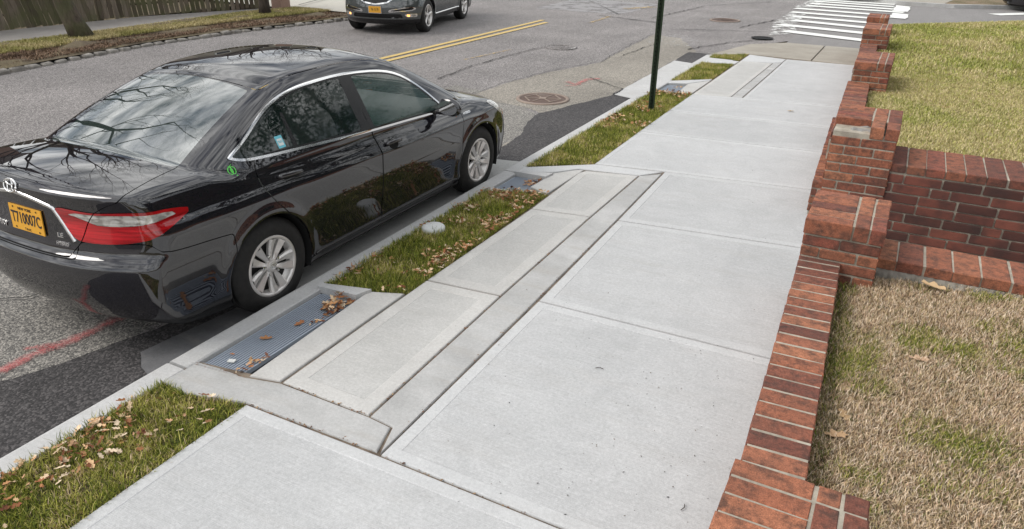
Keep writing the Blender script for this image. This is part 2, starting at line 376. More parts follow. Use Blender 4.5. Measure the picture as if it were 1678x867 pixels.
# near worn lane with coarse aggregate
part_sheet('worn_lane', rough_poly([(-3.6, -3), (-.62, -3), (-.62, 1.9), (-.66, 8.4), (-1.1, 8.9), (-2.0, 9.6), (-3.0, 9.9)], .08, .3, 3), Z1 - .002, M['asph_coarse'], road)
part_sheet('old_concrete_patch', rough_poly([(-.60, 5.8), (-.66, 8.3), (-1.0, 8.9), (-1.35, 9.1), (-2.38, 9.2), (-2.36, 10.4), (-2.15, 11.8), (-1.74, 13.1), (-2.04, 17.5), (-1.3, 17.2), (-.45, 15.5), (-.55, 14.4), (-.50, 10.5), (-.52, 8)], .05, .25, 11), Z1, M['oldroad'], road)
part_sheet('fresh_asphalt_patch', rough_poly([(-.005, -3), (-.005, 10.38), (-.17, 10.42), (-.46, 10.56), (-.62, 10.0), (-.80, 9.35), (-.98, 8.85), (-.90, 8.35), (-.66, 7.7), (-.60, 6.8), (-.56, 4.0), (-.56, 2.2), (-.66, 1.86), (-.80, 1.42), (-1.0, 1.0), (-1.2, -3)], .035, .15, 5), Z2, M['asph_new'], road)
part_sheet('fresh_asphalt_patch', rough_poly([(-.005, 14.0), (-.53, 14.1), (-.57, 15.3), (.02, 15.3), (.02, 14.4)], .02, .2, 9), Z2, M['asph_new'], road)
# gutter aprons of pale concrete
part_sheet('gutter_apron', rough_poly([(-.004, 3.0), (-.52, 3.0), (-.52, 3.3), (-.50, 6.6), (-.004, 6.7)], .012, .12, 2), Z3, M['gutter'], road)
part_sheet('gutter_apron', rough_poly([(-.004, 1.93), (-.06, 1.80), (-.25, 1.86), (-.40, 1.97), (-.32, 2.6), (-.31, 2.99), (-.004, 2.99)], .012, .12, 2), Z3, M['gutter_stained'], road)
part_sheet('gutter_apron', rough_poly([(-.004, 10.36), (-.49, 10.55), (-.50, 12.2), (-.535, 14.1), (-.20, 14.0), (-.004, 13.95)], .01, .2, 4), Z3, M['kerb'], road)
part_sheet('pale_wear_patch', rough_poly([(-1.9, 16.2), (-.7, 15.9), (-.6, 17.0), (-1.6, 17.9)], .1, .3, 7), Z2, M['white_faint'], road)
part_sheet('pale_wear_patch', rough_poly([(-7.0, 21.2), (-4.2, 21.0), (-4.0, 24.5), (-7.2, 25)], .2, .4, 17), Z1, M['wearpatch'], road)
def stripe(P, w, jit=0., step=.3, seed=0):
    V = []; n = len(P); L_, R_ = [], []
    for i in range(n - 1):
        a, b = Vector(P[i]), Vector(P[i + 1]); m = max(1, int((b - a).length / step)); d = (b - a).normalized(); nr = Vector((-d.y, d.x))
        for j in range(m + (i == n - 2)):
            p = a + (b - a) * j / m; j1 = noise.noise(Vector((p.x * 4, p.y * 4, seed))) * jit; j2 = noise.noise(Vector((p.x * 4, p.y * 4, seed + 9))) * jit
            L_.append(p + nr * (w / 2 + j1)); R_.append(p - nr * (w / 2 + j2))
    return L_, R_
def strip_obj(name, P, w, z, mat, parent, jit=0., step=.3, seed=0, **k):
    l, r = stripe(P, w, jit, step, seed); n = len(l)
    return mobj(name, [(p.x, p.y, z) for p in l] + [(p.x, p.y, z) for p in r], [(i, i + 1, n + i + 1, n + i) for i in range(n - 1)], mat, parent, **k)
Z4 = ZR + .016
def spray_obj(name, P, w, z, mat, parent, jit=0., step=.3, seed=0, **k):
    w *= 2.2; l, r = stripe(P, w, jit, step, seed); n = len(l); V = []; T = []
    for q, tt in ((0, 0), (.25, .75), (.5, 1), (.75, .75), (1, 0)):
        for i in range(n): V.append((l[i].x + (r[i].x - l[i].x) * q, l[i].y + (r[i].y - l[i].y) * q, z)); T.append(tt * min(1, i / 2, (n - 1 - i) / 2))
    o = mobj(name, V, [(k_ * n + i, k_ * n + i + 1, (k_ + 1) * n + i + 1, (k_ + 1) * n + i) for k_ in range(4) for i in range(n - 1)], mat, parent, **k)
    a = o.data.color_attributes.new('tint', 'FLOAT_COLOR', 'POINT')
    for i, t_ in enumerate(T): a.data[i].color = (t_, t_, t_, 1)
    return o
strip_obj('yellow_line', [(-5.53, 7.0), (-5.53, 10.96), (-5.50, 18.5)], .13, Z3, M['yellow_line'], road, .006)
strip_obj('yellow_line', [(-5.29, 7.0), (-5.29, 10.90), (-5.20, 18.1)], .13, Z3, M['yellow_line'], road, .006)
strip_obj('yellow_dash', [(-4.18, 18.7), (-4.25, 20.4)], .11, Z3, M['yellow_worn'], road, .02)
strip_obj('yellow_dash', [(-4.55, 22.5), (-4.0, 23.6)], .3, Z3, M['yellow_worn'], road, .1, .1)
strip_obj('yellow_dash', [(-4.1, 12.0), (-3.9, 13.6)], .06, Z3, M['yellow_worn'], road, .02, .1)
spray_obj('red_spray_line', [(-1.00, 1.0), (-.93, 1.42), (-.955, 1.62), (-.91, 1.80), (-.90, 2.0), (-.875, 2.33)], .085, Z4, M['spray'], road, .03, .03, 1, label='red sprayed utility line')
spray_obj('red_spray_line', [(-1.08, 1.60), (-.93, 1.80)], .06, Z4, M['spray'], road, .03, .03, 4)
spray_obj('red_spray_line', [(-1.60, 11.1), (-1.27, 10.93), (-1.30, 11.4), (-1.1, 11.7)], .10, Z4, M['spray'], road, .05, .05, 6)
spray_obj('red_spray_line', [(-1.45, 10.7), (-1.2, 10.95)], .05, Z4, M['spray'], road, .03, .05, 8)
# cracks: dark recessed-looking tar seams
def crack(P, w, seed):
    Q = []
    for i in range(len(P) - 1):
        a, b = Vector(P[i]), Vector(P[i + 1]); m = max(2, int((b - a).length / .05)); nr = Vector((-(b - a).y, (b - a).x)).normalized()
        for j in range(m):
            p = a + (b - a) * j / m; p = p + nr * .05 * noise.noise(Vector((p.x * 5, p.y * 5, seed))) + nr * .012 * noise.noise(Vector((p.x * 30, p.y * 30, seed))); Q.append((p.x, p.y))
    Q.append(P[-1]); return strip_obj('crack', Q, w, Z4 + .002, M['gap'], road, w * .6, .05, seed)
for i, (P, w) in enumerate([([(-3.50, 10.1), (-3.62, 11.3), (-3.60, 12.8), (-3.42, 14.5)], .022), ([(-1.62, 14.1), (-1.53, 15.9)], .018), ([(-1.35, 11.6), (-1.1, 11.42), (-.50, 11.0), (-.46, 10.5)], .014),
        ([(-2.6, 1.75), (-1.9, 1.88), (-1.72, 2.08), (-1.60, 2.45)], .009), ([(-2.39, 9.4), (-2.37, 10.4), (-2.15, 11.9), (-1.72, 13.2)], .010), ([(-1.72, 13.2), (-1.95, 15.5), (-2.05, 17.5)], .010),
        ([(-3.1, 20.5), (-2.6, 24.9), (-1.0, 27.5)], .03), ([(-.7, 15.6), (-.1, 17.2), (.4, 17.9)], .03), ([(-1.9, 18.6), (-.6, 19.2), (.3, 19.4)], .03), ([(-.5, 19.9), (.1, 22.4)], .03), ([(-4.6, 20.4), (-2.4, 19.6)], .05)]):
    crack(P, w, i * 3.3 + 1)
# crosswalk
cw = empty('crosswalk', (1.4, 24.4, ZR), label='white ladder crosswalk painted across the side street', cat='crosswalk')
CW = [((.652, 19.90), (2.75, 19.15)), ((.306, 21.2), (2.75, 20.52)), ((.47, 22.4), (2.75, 21.72)), ((.319, 23.47), (2.75, 22.96)), ((.104, 24.62), (2.75, 24.2)), ((.05, 25.85), (2.8, 25.33)), ((.25, 26.95), (3.2, 26.55)), ((.26, 27.85), (2.87, 27.45)), ((.25, 28.75), (2.85, 28.35)), ((.3, 29.4), (2.85, 29.2))]
for i, (a, b) in enumerate(CW):
    o = strip_obj('stripe', [a, b], .44, .016, M['white_line'], cw, .015, .2, i); o.location = (-1.4, -24.4, 0)
for P in ([(.45, 18.9), (1.0, 19.6), (.75, 21.3), (.15, 21.2)], [(.1, 21.4), (.7, 21.5), (.55, 24.2), (.1, 24.1)], [(-.05, 26.3), (.5, 26.2), (.6, 29.3), (.1, 29.4)]):
    poly_sheet('worn_paint', [(x - 1.4, y - 24.4) for x, y in rough_poly(P, .12, .15, 3)], .014, M['white_worn'], cw)
for P in ([(2.85, 24.7), (3.3, 24.6), (3.35, 26.0), (2.9, 26.2)], [(2.85, 26.9), (3.3, 26.8), (3.35, 28.6), (2.9, 28.9)]):
    poly_sheet('edge_paint', [(x - 1.4, y - 24.4) for x, y in rough_poly(P, .05, .15, 3)], .018, M['white_line'], cw)
tag(strip_obj('stop_line', [(5.7, 27.6), (7.6, 29.5)], .45, ZR + .012, M['white_line'], None, .03, .2, 4), 'short white stop line on the side street by the dark car', 'road marking')

# manholes
def manhole(x, y, r, label, style=0, lidm='iron', rimm='iron_rim'):
    e = empty('manhole_cover', (x, y, ZR + .018), label=label, cat='manhole cover', group='utility covers set in the road')
    m = MB(); m.lathe([(r * 1.06, -.012), (r * 1.05, .004), (r * .93, .006), (r * .915, -.004)], 48, 0, 'Z'); m.obj('frame', M[rimm], e, True)
    m = MB(); m.lathe([(r * .91, -.006), (r * .90, .0), (.001, .001)], 48, 0, 'Z'); m.obj('lid', M[lidm], e, False)
    m = MB()
    if style == 0:
        q = [(r * .74 * math.cos(t), r * .74 * math.sin(t)) for t in [R(a) for a in (12, 72, 132, 192, 252, 312)]]
        for i in range(6):
            a, b = Vector(q[i]), Vector(q[(i + 1) % 6])
            if i not in (1, 4): m.box(((a.x + b.x) / 2, (a.y + b.y) / 2, .004), ((b - a).length, .022, .008), 0, math.atan2(b.y - a.y, b.x - a.x))
        for a in (20, 80, 140, 200, 260, 320):
            c, s = math.cos(R(a)), math.sin(R(a)); m.box((c * r * .42, s * r * .42, .004), (r * .5, .02, .008), 0, R(a))
        m.lathe([(r * .16, .0), (r * .16, .008), (.001, .008)], 16, 0, 'Z')
    else:
        for k in (.25, .5, .72): m.lathe([(r * k, .0), (r * k, .007), (r * k + .02, .007), (r * k + .02, 0)], 36, 0, 'Z')
    m.obj('raised_pattern', M['iron_rim'] if style == 0 else M[lidm], e)
    return e
manhole(-1.305, 9.69, .385, 'round rusty manhole cover with raised hexagon pattern ahead of the black sedan')
manhole(-1.18, 21.3, .40, 'dark ringed manhole cover near the worn end of the crosswalk', 1)
manhole(-3.12, 14.42, .32, 'asphalt-smeared round cover at the end of the long road crack', 1, 'asph', 'asph')
strip_obj('white_arc', [(-2.86, 14.15), (-2.80, 14.35), (-2.83, 14.55)], .05, ZR + .026, M['white_worn'], road, .02, .05)
tag(mobj('drain_hole', *(lambda m: (m.V, m.F))((lambda m: (m.lathe([(.26, 0), (.15, -.02), (.001, -.025)], 20, 0, 'Z', (.40, 18.2, ZR + .03)), m)[1])(MB())), M['gap']), 'dark drain hole where the beige ramp meets the crosswalk', 'drain hole')

# ---------------------------------------------------------------- sidewalk slabs
sw = mobj('sidewalk', [(.72, -6, -.013), (3.3, -6, -.013), (3.2, 5, -.013), (3.05, 14.75, -.013), (.72, 14.9, -.013)], [(0, 1, 2, 3, 4)], M['dirt'], kind='structure')
def inset(P, d):
    n = len(P); o = []
    A = sum(P[i][0] * P[(i + 1) % n][1] - P[(i + 1) % n][0] * P[i][1] for i in range(n)); sg = 1 if A > 0 else -1
    for i in range(n):
        p0, p1, p2 = Vector(P[i - 1]), Vector(P[i]), Vector(P[(i + 1) % n]); d1 = (p1 - p0).normalized(); d2 = (p2 - p1).normalized()
        n1 = Vector((-d1.y, d1.x)) * sg; n2 = Vector((-d2.y, d2.x)) * sg; b = n1 + n2; q = p1 + b * (d / max(.3, b.dot(n1))); o.append((q.x, q.y))
    return o
def slab(P, name='concrete_slab', parent=sw, z=0., bw=.075, mats=('conc_edge', 'conc'), th=.10, gap=.004, **k):
    if sum(P[i][0] * P[(i + 1) % len(P)][1] - P[(i + 1) % len(P)][0] * P[i][1] for i in range(len(P))) < 0: P = P[::-1]
    zz = z if callable(z) else (lambda x, y: z)
    rings = [(inset(P, gap), -th), (inset(P, gap), -.009), (inset(P, gap + .003), -.0025), (inset(P, gap + .008), 0)]
    if bw: rings += [(inset(P, bw), 0), (inset(P, bw + .005), -.0028)]
    n = len(P); V = []; F = []; fm = []
    for Q, h in rings: V += [(x, y, zz(x, y) + h) for x, y in Q]
    for r in range(len(rings) - 1):
        for i in range(n): F.append((r * n + i, r * n + (i + 1) % n, (r + 1) * n + (i + 1) % n, (r + 1) * n + i)); fm.append(0)
    F.append(tuple((len(rings) - 1) * n + i for i in range(n))); fm.append(1 if bw else 0)
    return mobj(name, V, F, None, parent, mats=[M[mats[0]], M[mats[1]]], fm=fm, **k)
W_ = ('conc_warm_edge', 'conc_warm'); O_ = ('conc_old', 'conc_old'); B_ = ('conc_beige', 'conc_beige')
slab([(.712, -3), (3.32, -3), (3.29, 1.783), (1.57, 1.795), (.712, 1.79)])
slab([(.712, -6), (3.2, -6), (3.2, -3.0), (.712, -3.0)])
slab([(1.583, 1.80), (3.29, 1.787), (3.25, 3.605), (1.568, 3.585)])
slab([(1.568, 3.592), (3.25, 3.612), (3.18, 5.435), (1.528, 5.245)])
slab([(1.528, 5.255), (3.18, 5.445), (3.11, 6.965), (1.485, 6.775)])
slab([(.745, 6.665), (1.48, 6.785), (3.11, 6.975), (3.07, 8.385), (1.88, 8.29), (.73, 8.19)], bw=.06)
slab([(.73, 8.20), (1.88, 8.30), (3.07, 8.395), (3.02, 9.635), (.725, 9.455)], bw=.06)
slab([(.725, 9.465), (3.02, 9.645), (2.98, 10.955), (1.44, 10.80), (.725, 10.665)], bw=.06)
slab([(1.455, 10.81), (2.98, 10.965), (2.87, 14.70), (1.475, 14.70)], bw=.06)
slab([(.735, 10.68), (1.287, 10.78), (1.321, 14.09), (.745, 14.0)], bw=.06, mats=W_)
slab([(.735, 2.03), (1.346, 2.018), (1.309, 3.523), (.728, 3.478)], mats=W_, bw=.10)
slab([(.728, 3.488), (1.309, 3.533), (1.291, 5.208), (.748, 5.125)], mats=W_, bw=.10)
slab([(.748, 5.135), (1.291, 5.218), (1.292, 6.51), (.760, 6.40), (.72, 6.30)], mats=W_, bw=.09)
slab([(.525, 1.985), (.722, 2.03), (.715, 3.24), (.47, 3.14)], mats=W_, bw=0)
slab([(.475, 5.66), (.705, 5.56), (.735, 6.41), (.66, 6.38), (.50, 6.16)], mats=W_, bw=0)
slab([(.50, 10.70), (.715, 10.70), (.72, 11.86), (.46, 11.40)], mats=W_, bw=0)
mobj('joint_bed', [(.14, 1.70, -.012), (.72, 1.79, -.012), (1.58, 1.80, -.012), (1.50, 2.1, -.012), (.72, 2.05, -.012), (.14, 1.96, -.012)], [(0, 1, 2, 3, 4, 5)], M['dirt'], sw)
# old concrete trench strips
slab([(.145, 1.715), (.34, 1.700), (.50, 1.735), (.70, 1.795), (1.56, 1.808), (1.503, 1.998), (1.35, 2.014), (.735, 2.022), (.52, 1.97), (.16, 1.93)], 'trench_strip', bw=0, mats=O_, gap=.003)
slab([(1.352, 2.018), (1.506, 2.001), (1.578, 1.806), (1.560, 3.40), (1.522, 5.2), (1.480, 6.70), (1.298, 6.515), (1.296, 5.2), (1.314, 3.53)], 'trench_strip', bw=0, mats=O_, gap=.004)
slab([(.15, 5.99), (.50, 6.20), (.67, 6.42), (1.30, 6.53), (1.475, 6.76), (.75, 6.65), (.146, 6.19)], 'trench_strip', bw=0, mats=('conc_edge', 'conc_edge'), gap=.003)
slab([(1.29, 10.79), (1.445, 10.815), (1.465, 14.30), (1.325, 14.12)], 'trench_strip', bw=0, mats=O_, gap=.004)
slab([(.745, 14.02), (1.325, 14.14), (1.465, 14.32), (1.47, 14.69), (.745, 14.88)], 'trench_strip', bw=0, mats=('conc_edge', 'conc_edge'), gap=.003)
slab([(.145, 11.30), (.45, 11.42), (.715, 11.88), (.715, 12.0), (.145, 11.50)], 'trench_strip', bw=0, mats=('conc_edge', 'conc_edge'))
slab([(.145, 13.48), (.72, 13.62), (.74, 13.98), (.62, 14.0), (.60, 14.06), (.145, 14.10)], 'trench_strip', bw=0, mats=('conc_edge', 'conc_edge'))
# beige kerb ramp
zr = lambda x, y: -.12 * max(0, min(1, (y - 15.6) / 2.3))
slab([(.03, 14.42), (.74, 14.93), (1.905, 14.82), (1.845, 17.80), (1.0, 17.82), (.39, 16.67)], 'ramp_slab', bw=0, mats=B_, z=zr, gap=.006)
slab([(1.915, 14.82), (2.85, 14.72), (2.85, 17.80), (1.86, 17.80)], 'ramp_slab', bw=0, mats=B_, z=zr, gap=.006)
# kerb
for a, b in [(-6, -2.5), (-2.5, 1.86), (1.875, 5.98), (5.99, 10.40), (10.41, 14.42)]:
    mobj('kerb_stone', [(x, y, z) for y in (a + .004, b - .004) for x, z in ((0, -.2), (0, -.022), (.012, -.006), (.03, 0), (.150, 0), (.160, -.008), (.160, -.2))],
         [(i, i + 7, i + 8, i + 1) for i in range(6)] + [tuple(range(7)), tuple(range(13, 6, -1))], M['kerb'], sw)
# ---------------------------------------------------------------- grates
def grate(x0, x1, y0, y1, label):
    e = empty('drain_grate', (x0, y0, -.035), label=label, cat='drain grate', group='long steel drain grates beside the kerb'); w, l = x1 - x0, y1 - y0
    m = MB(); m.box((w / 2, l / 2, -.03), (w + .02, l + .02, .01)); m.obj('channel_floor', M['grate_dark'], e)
    m = MB()
    for cx, cy, dx, dy in ((.006, l / 2, .012, l), (w - .006, l / 2, .012, l), (w / 2, .006, w, .012), (w / 2, l - .006, w, .012)): m.box((cx, cy, -.009), (dx, dy, .026))
    m.obj('frame', M['grate'], e)
    m = MB(); n = int((w - .03) / .0185)
    for i in range(n): m.box((.016 + (i + .5) * (w - .032) / n, l / 2, -.008), (.0095, l - .024, .026))
    m.obj('bearing_bars', M['grate'], e, kind='stuff')
    m = MB()
    for i in range(1, int(l / .10)): m.box((w / 2, i * .10, -.007), (w - .024, .005, .014))
    m.obj('cross_rods', M['grate'], e, kind='stuff'); return e
grate(.168, .448, 1.975, 3.0, 'long ribbed steel drain grate beside the sedan rear wheel')
grate(.168, .470, 5.45, 5.95, 'short steel drain grate beside the sedan front wheel')
grate(.168, .450, 10.62, 11.30, 'steel drain grate just past the green post')
grate(.168, .560, 13.62, 14.02, 'farthest steel drain grate before the small last grass patch')
def wedge(name, P, zt, zb, label, cat='kerb block', grp=None):
    n = len(P); V = [(x, y, zt[i]) for i, (x, y) in enumerate(P)] + [(x, y, zb) for x, y in P]
    return mobj(name, V, [tuple(range(n))] + [(i, n + i, n + (i + 1) % n, (i + 1) % n) for i in range(n)], M['kerb'], label=label, cat=cat)
wedge('kerb_block', [(.14, 1.925), (.47, 1.955), (.455, 1.985), (.15, 1.99)][::-1], [-.03, -.03, .004, .004], -.2, 'low pale sloped block at the near end of the long grate')
wedge('kerb_block', [(.14, 3.0), (.46, 3.02), (.50, 3.14), (.13, 3.045)][::-1], [.022, .022, .02, .02], -.2, 'pale raised block at the far end of the long grate')
wedge('kerb_block', [(.14, 5.955), (.50, 5.96), (.52, 6.10), (.15, 5.985)][::-1], [.02, .02, .018, .018], -.2, 'pale raised block at the far end of the short grate')
wedge('kerb_block', [(.14, 5.36), (.46, 5.47), (.46, 5.50), (.14, 5.44)][::-1], [0, 0, 0, 0], -.2, 'thin pale block at the near end of the short grate')
# ================================================================ BRICK WALLS AND PIERS
def brick_mesh(name, sx, sy, sz, seed, bev=.005):
    rnd = random.Random(seed); m = MB(); m.box((0, 0, 0), (sx, sy, sz), 0, 0, 1, bev)
    V = [(x + rnd.uniform(-.0018, .0018), y + rnd.uniform(-.0018, .0018), z + rnd.uniform(-.0012, .0012)) for x, y, z in m.V]
    me = bpy.data.meshes.new(name); me.from_pydata(V, [], m.F); me.update(); return me
_bm = {}
def brick(parent, c, d, mat='brick', rz=0., ry=0., jit=.002):
    key = (round(d[0], 3), round(d[1], 3), round(d[2], 3), mat, random.randrange(3))
    if key not in _bm:
        me = brick_mesh('brick', *d, hash(key[:3]) % 1000 + key[4]); me.materials.append(M[mat]); _bm[key] = me
    return inst('brick', _bm[key], parent, (c[0] + random.uniform(-jit, jit), c[1] + random.uniform(-jit, jit), c[2] + random.uniform(-jit * .6, jit)),
                (random.uniform(-.006, .006), ry + random.uniform(-.006, .006), rz + random.uniform(-.008, .008)))
def wall_run(name, a, b, w, zt, pitch, label, th=.062, zb=-.03, course=.072, faces=('L', 'R'), brl=.21):
    """coping of header bricks from a to b (left top edge), courses of stretchers below"""
    a, b = Vector(a), Vector(b); L_ = (b - a).length; ang = math.atan2(b.y - a.y, b.x - a.x) - math.pi / 2
    e = empty(name, (a.x, a.y, 0), ang, label=label, cat='brick wall', group='brick boundary walls along the sidewalk')
    m = MB(); m.box((w / 2, L_ / 2, (zt - .003 + zb) / 2), (w - .010, L_, zt - .003 - zb)); m.obj('mortar', M['mortar'], e)
    n = round(L_ / pitch); p = L_ / n
    for i in range(n): brick(e, (w / 2, (i + .5) * p, zt - th / 2), (w, p - .0125, th))
    z = zt - th - .01; row = 0
    while z - course > zb + .02 and z > .0:
        for side in faces:
            x = .028 if side == 'L' else w - .028; y = -(row % 2) * brl / 2
            while y < L_ - .03:
                y0, y1 = max(y, 0), min(y + brl, L_)
                if y1 - y0 > .05: brick(e, (x, (y0 + y1) / 2, z - course / 2), (.050, round(y1 - y0 - .011, 2), course - .011))
                y += brl
        z -= course; row += 1
    return e
def pier(x0, x1, y0, y1, zt, label, capth=.095, course=.072, zb=-.02, over=.012, rows=5, split=.60, damaged=False, fl=.21, mat='brick'):
    e = empty('brick_pier', ((x0 + x1) / 2, (y0 + y1) / 2, 0), label=label, cat='brick pier', group='square brick piers in the boundary wall')
    cx, cy = (x0 + x1) / 2, (y0 + y1) / 2; w, d = x1 - x0, y1 - y0
    m = MB(); m.box((0, 0, (zt - .01 + zb) / 2), (w - .014 - 2 * over, d - .014 - 2 * over, zt - (.12 if damaged else .01) - zb)); m.obj('mortar', M['mortar'], e)
    rp_ = d / rows; cells = [(0, split), (split, split + (1 - split) / 2), (split + (1 - split) / 2, 1)]
    m = MB(); m.box((0, 0, zt - capth * .5 - .003), (w - .024, d - .024, capth * .96)) if not damaged else m.box((0, rp_, zt - capth * .5 - .003), (w - .024, d - .024 - 2 * rp_, capth * .96)); m.obj('cap_mortar', M['mortar'], e)
    for j in range(rows):
        for k, (c0, c1) in enumerate(cells):
            if damaged and j < 2 and k == 0: continue
            if k and j % 2 and rows > 3: continue
            jj = 2 if (k and rows > 3 and j + 1 < rows) else 1
            if damaged and k and j == rows - 1: jj = 1
            bx = (-w / 2 + (c0 + c1) / 2 * w, -d / 2 + (j + jj / 2) * rp_); brick(e, (bx[0], bx[1], zt - capth / 2), (round((c1 - c0) * w - .012, 3), round(rp_ * jj - .010, 3), capth))
    if damaged:
        m = MB(); n = 9
        V = []; F = []
        for i in range(n):
            for j in range(6):
                u, v = i / (n - 1), j / 5; V.append((-w / 2 + .02 + u * split * w * .96, -d / 2 + .02 + v * rp_ * 1.9, zt - .082 + .04 * noise.noise(Vector((u * 3, v * 3, 1))) + .014 * noise.noise(Vector((u * 12, v * 12, 4))) + (.018 if u > .4 else -.012)))
        for i in range(n - 1):
            for j in range(5): F.append((i * 6 + j, (i + 1) * 6 + j, (i + 1) * 6 + j + 1, i * 6 + j + 1))
        mobj('broken_mortar_bed', V, F, M['mortar_bed'], e, label='rough grey mortar where a cap brick is missing')
        for c0, c1 in ((0, split * .42),): brick(e, (-w / 2 + split * w * .22, -d / 2 + rp_, zt - .105), (split * w * .42, rp_ * 1.6, .05), 'brick_dark')
    z = zt - capth - .008; row = 0; X0, X1, Y0, Y1 = -w / 2 + over, w / 2 - over, -d / 2 + over, d / 2 - over
    while z - course > -.03:
        ov = .0
        for side in range(4):
            Ls = (X1 - X0) if side < 2 else (Y1 - Y0); y = -(row % 2) * fl / 2
            while y < Ls - .03:
                a0, a1 = max(y, 0), min(y + fl, Ls)
                if Ls - a1 < .05: a1 = Ls
                if a1 - a0 > .045:
                    mid = (a0 + a1) / 2; ln = round(a1 - a0 - .011, 3)
                    if side < 2: brick(e, (X0 + mid, (Y0 + .024) if side == 0 else (Y1 - .024), z - course / 2), (ln, .048, course - .011), mat)
                    elif mid > .05 and mid < Ls - .05: brick(e, ((X0 + .024) if side == 2 else (X1 - .024), Y0 + mid, z - course / 2), (.048, ln, course - .011), mat)
                if a1 >= Ls: break
                y += fl
        z -= course; row += 1
    return e
XL = lambda y: 3.193 - .0377 * (y - 1.97)
wall_run('brick_wall', (XL(1.86), 1.86), (XL(4.10), 4.10), .236, .50, .1065, 'low brick wall topped with header bricks, nearest run beside the sidewalk')
pier(3.178, 3.64, 1.36, 1.845, .60, 'nearest brick pier at the bottom edge of the photo', rows=5, split=.62)
pier(3.10, 3.557, 4.035, 4.64, .75, 'square brick pier with bright pale joints, between dry lawn and brick walkway', rows=5, split=.60)
pier(3.018, 3.54, 6.20, 7.00, .84, 'brick pier with a missing cap brick and exposed grey mortar', rows=6, split=.56, damaged=True, course=.078, fl=.23)
wall_run('brick_wall', (2.965, 7.0), (2.862, 10.2), .262, .50, .098, 'brick wall run behind the broken pier beside the far lawn')
pier(2.895, 3.34, 10.1, 11.15, .76, 'brick pier halfway along the far lawn with a dark right side', rows=6, split=.62)
wall_run('brick_wall', (2.845, 11.15), (2.765, 13.9), .25, .50, .10, 'brick wall run leading up to the crosswalk')
pier(2.735, 3.17, 13.85, 14.80, .75, 'second brick pier from the crosswalk end of the wall', rows=6, split=.62)
wall_run('brick_wall', (2.725, 14.8), (2.69, 16.0), .22, .50, .10, 'last short brick wall run beside the beige ramp')
pier(2.66, 3.05, 15.95, 16.75, .73, 'last brick pier at the far end of the wall', rows=6, split=.62)
# ledge on the street side of the broken pier
e = empty('brick_ledge', (3.005, 6.22, 0), .0377, label='low brick ledge on the sidewalk side of the broken pier', cat='brick ledge')
m = MB(); m.box((.0, 1.3, .13), (.09, 2.58, .26)); m.obj('mortar', M['mortar'], e)
for i in range(26): brick(e, (0, .05 + i * .1, .28), (.105, .088, .06))
for r_ in range(3):
    for i in range(12): brick(e, (-.03, .10 + i * .215, .21 - r_ * .072), (.045, .20, .06))
# cross walls along the entry walkway
def cross_wall(x0, x1, y0, y1, zt, pitch, label, zb, course, brl, mat, frontrows, rag=False, y_off=0.):
    e = empty('brick_wall', (x0, y0, 0), math.atan2(y_off, x1 - x0), label=label, cat='brick wall', group='brick walls either side of the entry walkway'); Lx = x1 - x0; d = y1 - y0
    th = .068
    m = MB(); m.box((Lx / 2, d / 2, (zt - .012 + zb) / 2), (Lx, d - .012, zt - .004 - zb)) if not rag else m.box((Lx / 2, d / 2, (zt - .004 + zb) / 2), (Lx, d, zt - .004 - zb)); m.obj('mortar', M['mortar'], e)
    n = round(Lx / pitch); p = Lx / n
    for i in range(n): brick(e, ((i + .5) * p, d / 2, zt - th / 2), (p - .010, d + .012, th), 'brick')
    z = zt - th - .01
    for row in range(frontrows):
        for fy in (.018, d - .018):
            x = -(row % 2) * brl / 2 - (.07 if row % 3 == 1 else 0)
            while x < Lx - .03:
                ln = brl * (.5 if (row * 7 + int(x * 9)) % 5 == 0 else 1); a0, a1 = max(x, 0), min(x + ln, Lx)
                if a1 - a0 > .05: brick(e, ((a0 + a1) / 2, fy, z - course / 2), (round(a1 - a0 - .012, 2), .05, course - .012), mat)
                x += ln
        z -= course
    if rag:
        V = []; F = []; n = 260
        for i in range(n + 1):
            x = i / n * Lx; f = noise.noise(Vector((x * 7, 3, 0))); g = noise.noise(Vector((x * 23, 5, 0))); h2 = noise.noise(Vector((x * 41, 9, 0)))
            V += [(x, -.004, zt - th + .002 + .008 * h2), (x, -.020 - .045 * max(0, f) - .030 * g, zt - th - .010 + .028 * g + .02 * f), (x, -.035 - .055 * max(0, f + .2) - .02 * h2, zt - .085 + .02 * h2), (x, -.05 - .02 * f, zt - .16)]
        for i in range(n): F += [(4 * i + k, 4 * i + 4 + k, 4 * i + 5 + k, 4 * i + 1 + k) for k in range(3)]
        mobj('squeezed_mortar', V, F, M['mortar_lump'], e, None, True, label='lumpy grey mortar oozing under the coping')
    return e
cross_wall(3.50, 5.6, 4.26, 4.60, .50, .146, 'low brick coping bedded on lumpy mortar at the top of the dry lawn', -.05, .078, .26, 'brick_dark', 6, True)
cross_wall(3.50, 5.8, 6.235, 6.86, .555, .146, 'tall dark burnt brick wall facing the walkway, topped by wide coping bricks', -.20, .083, .285, 'brick_dark', 8)
tag(mobj('walkway', [(3.1, 4.62, -.19), (7, 4.6, -.19), (7, 6.3, -.19), (3.1, 6.25, -.19)], [(0, 1, 2, 3)], M['conc_old']), kind='structure')
tag(mobj('walkway_step', [(x, y, z) for z in (-.25, -.012) for x, y in ((3.05, 4.62), (3.40, 4.62), (3.38, 6.22), (2.98, 6.22))], [(4, 5, 6, 7), (1, 2, 6, 5), (0, 1, 5, 4), (2, 3, 7, 6), (3, 0, 4, 7)], M['conc_old']), kind='structure')
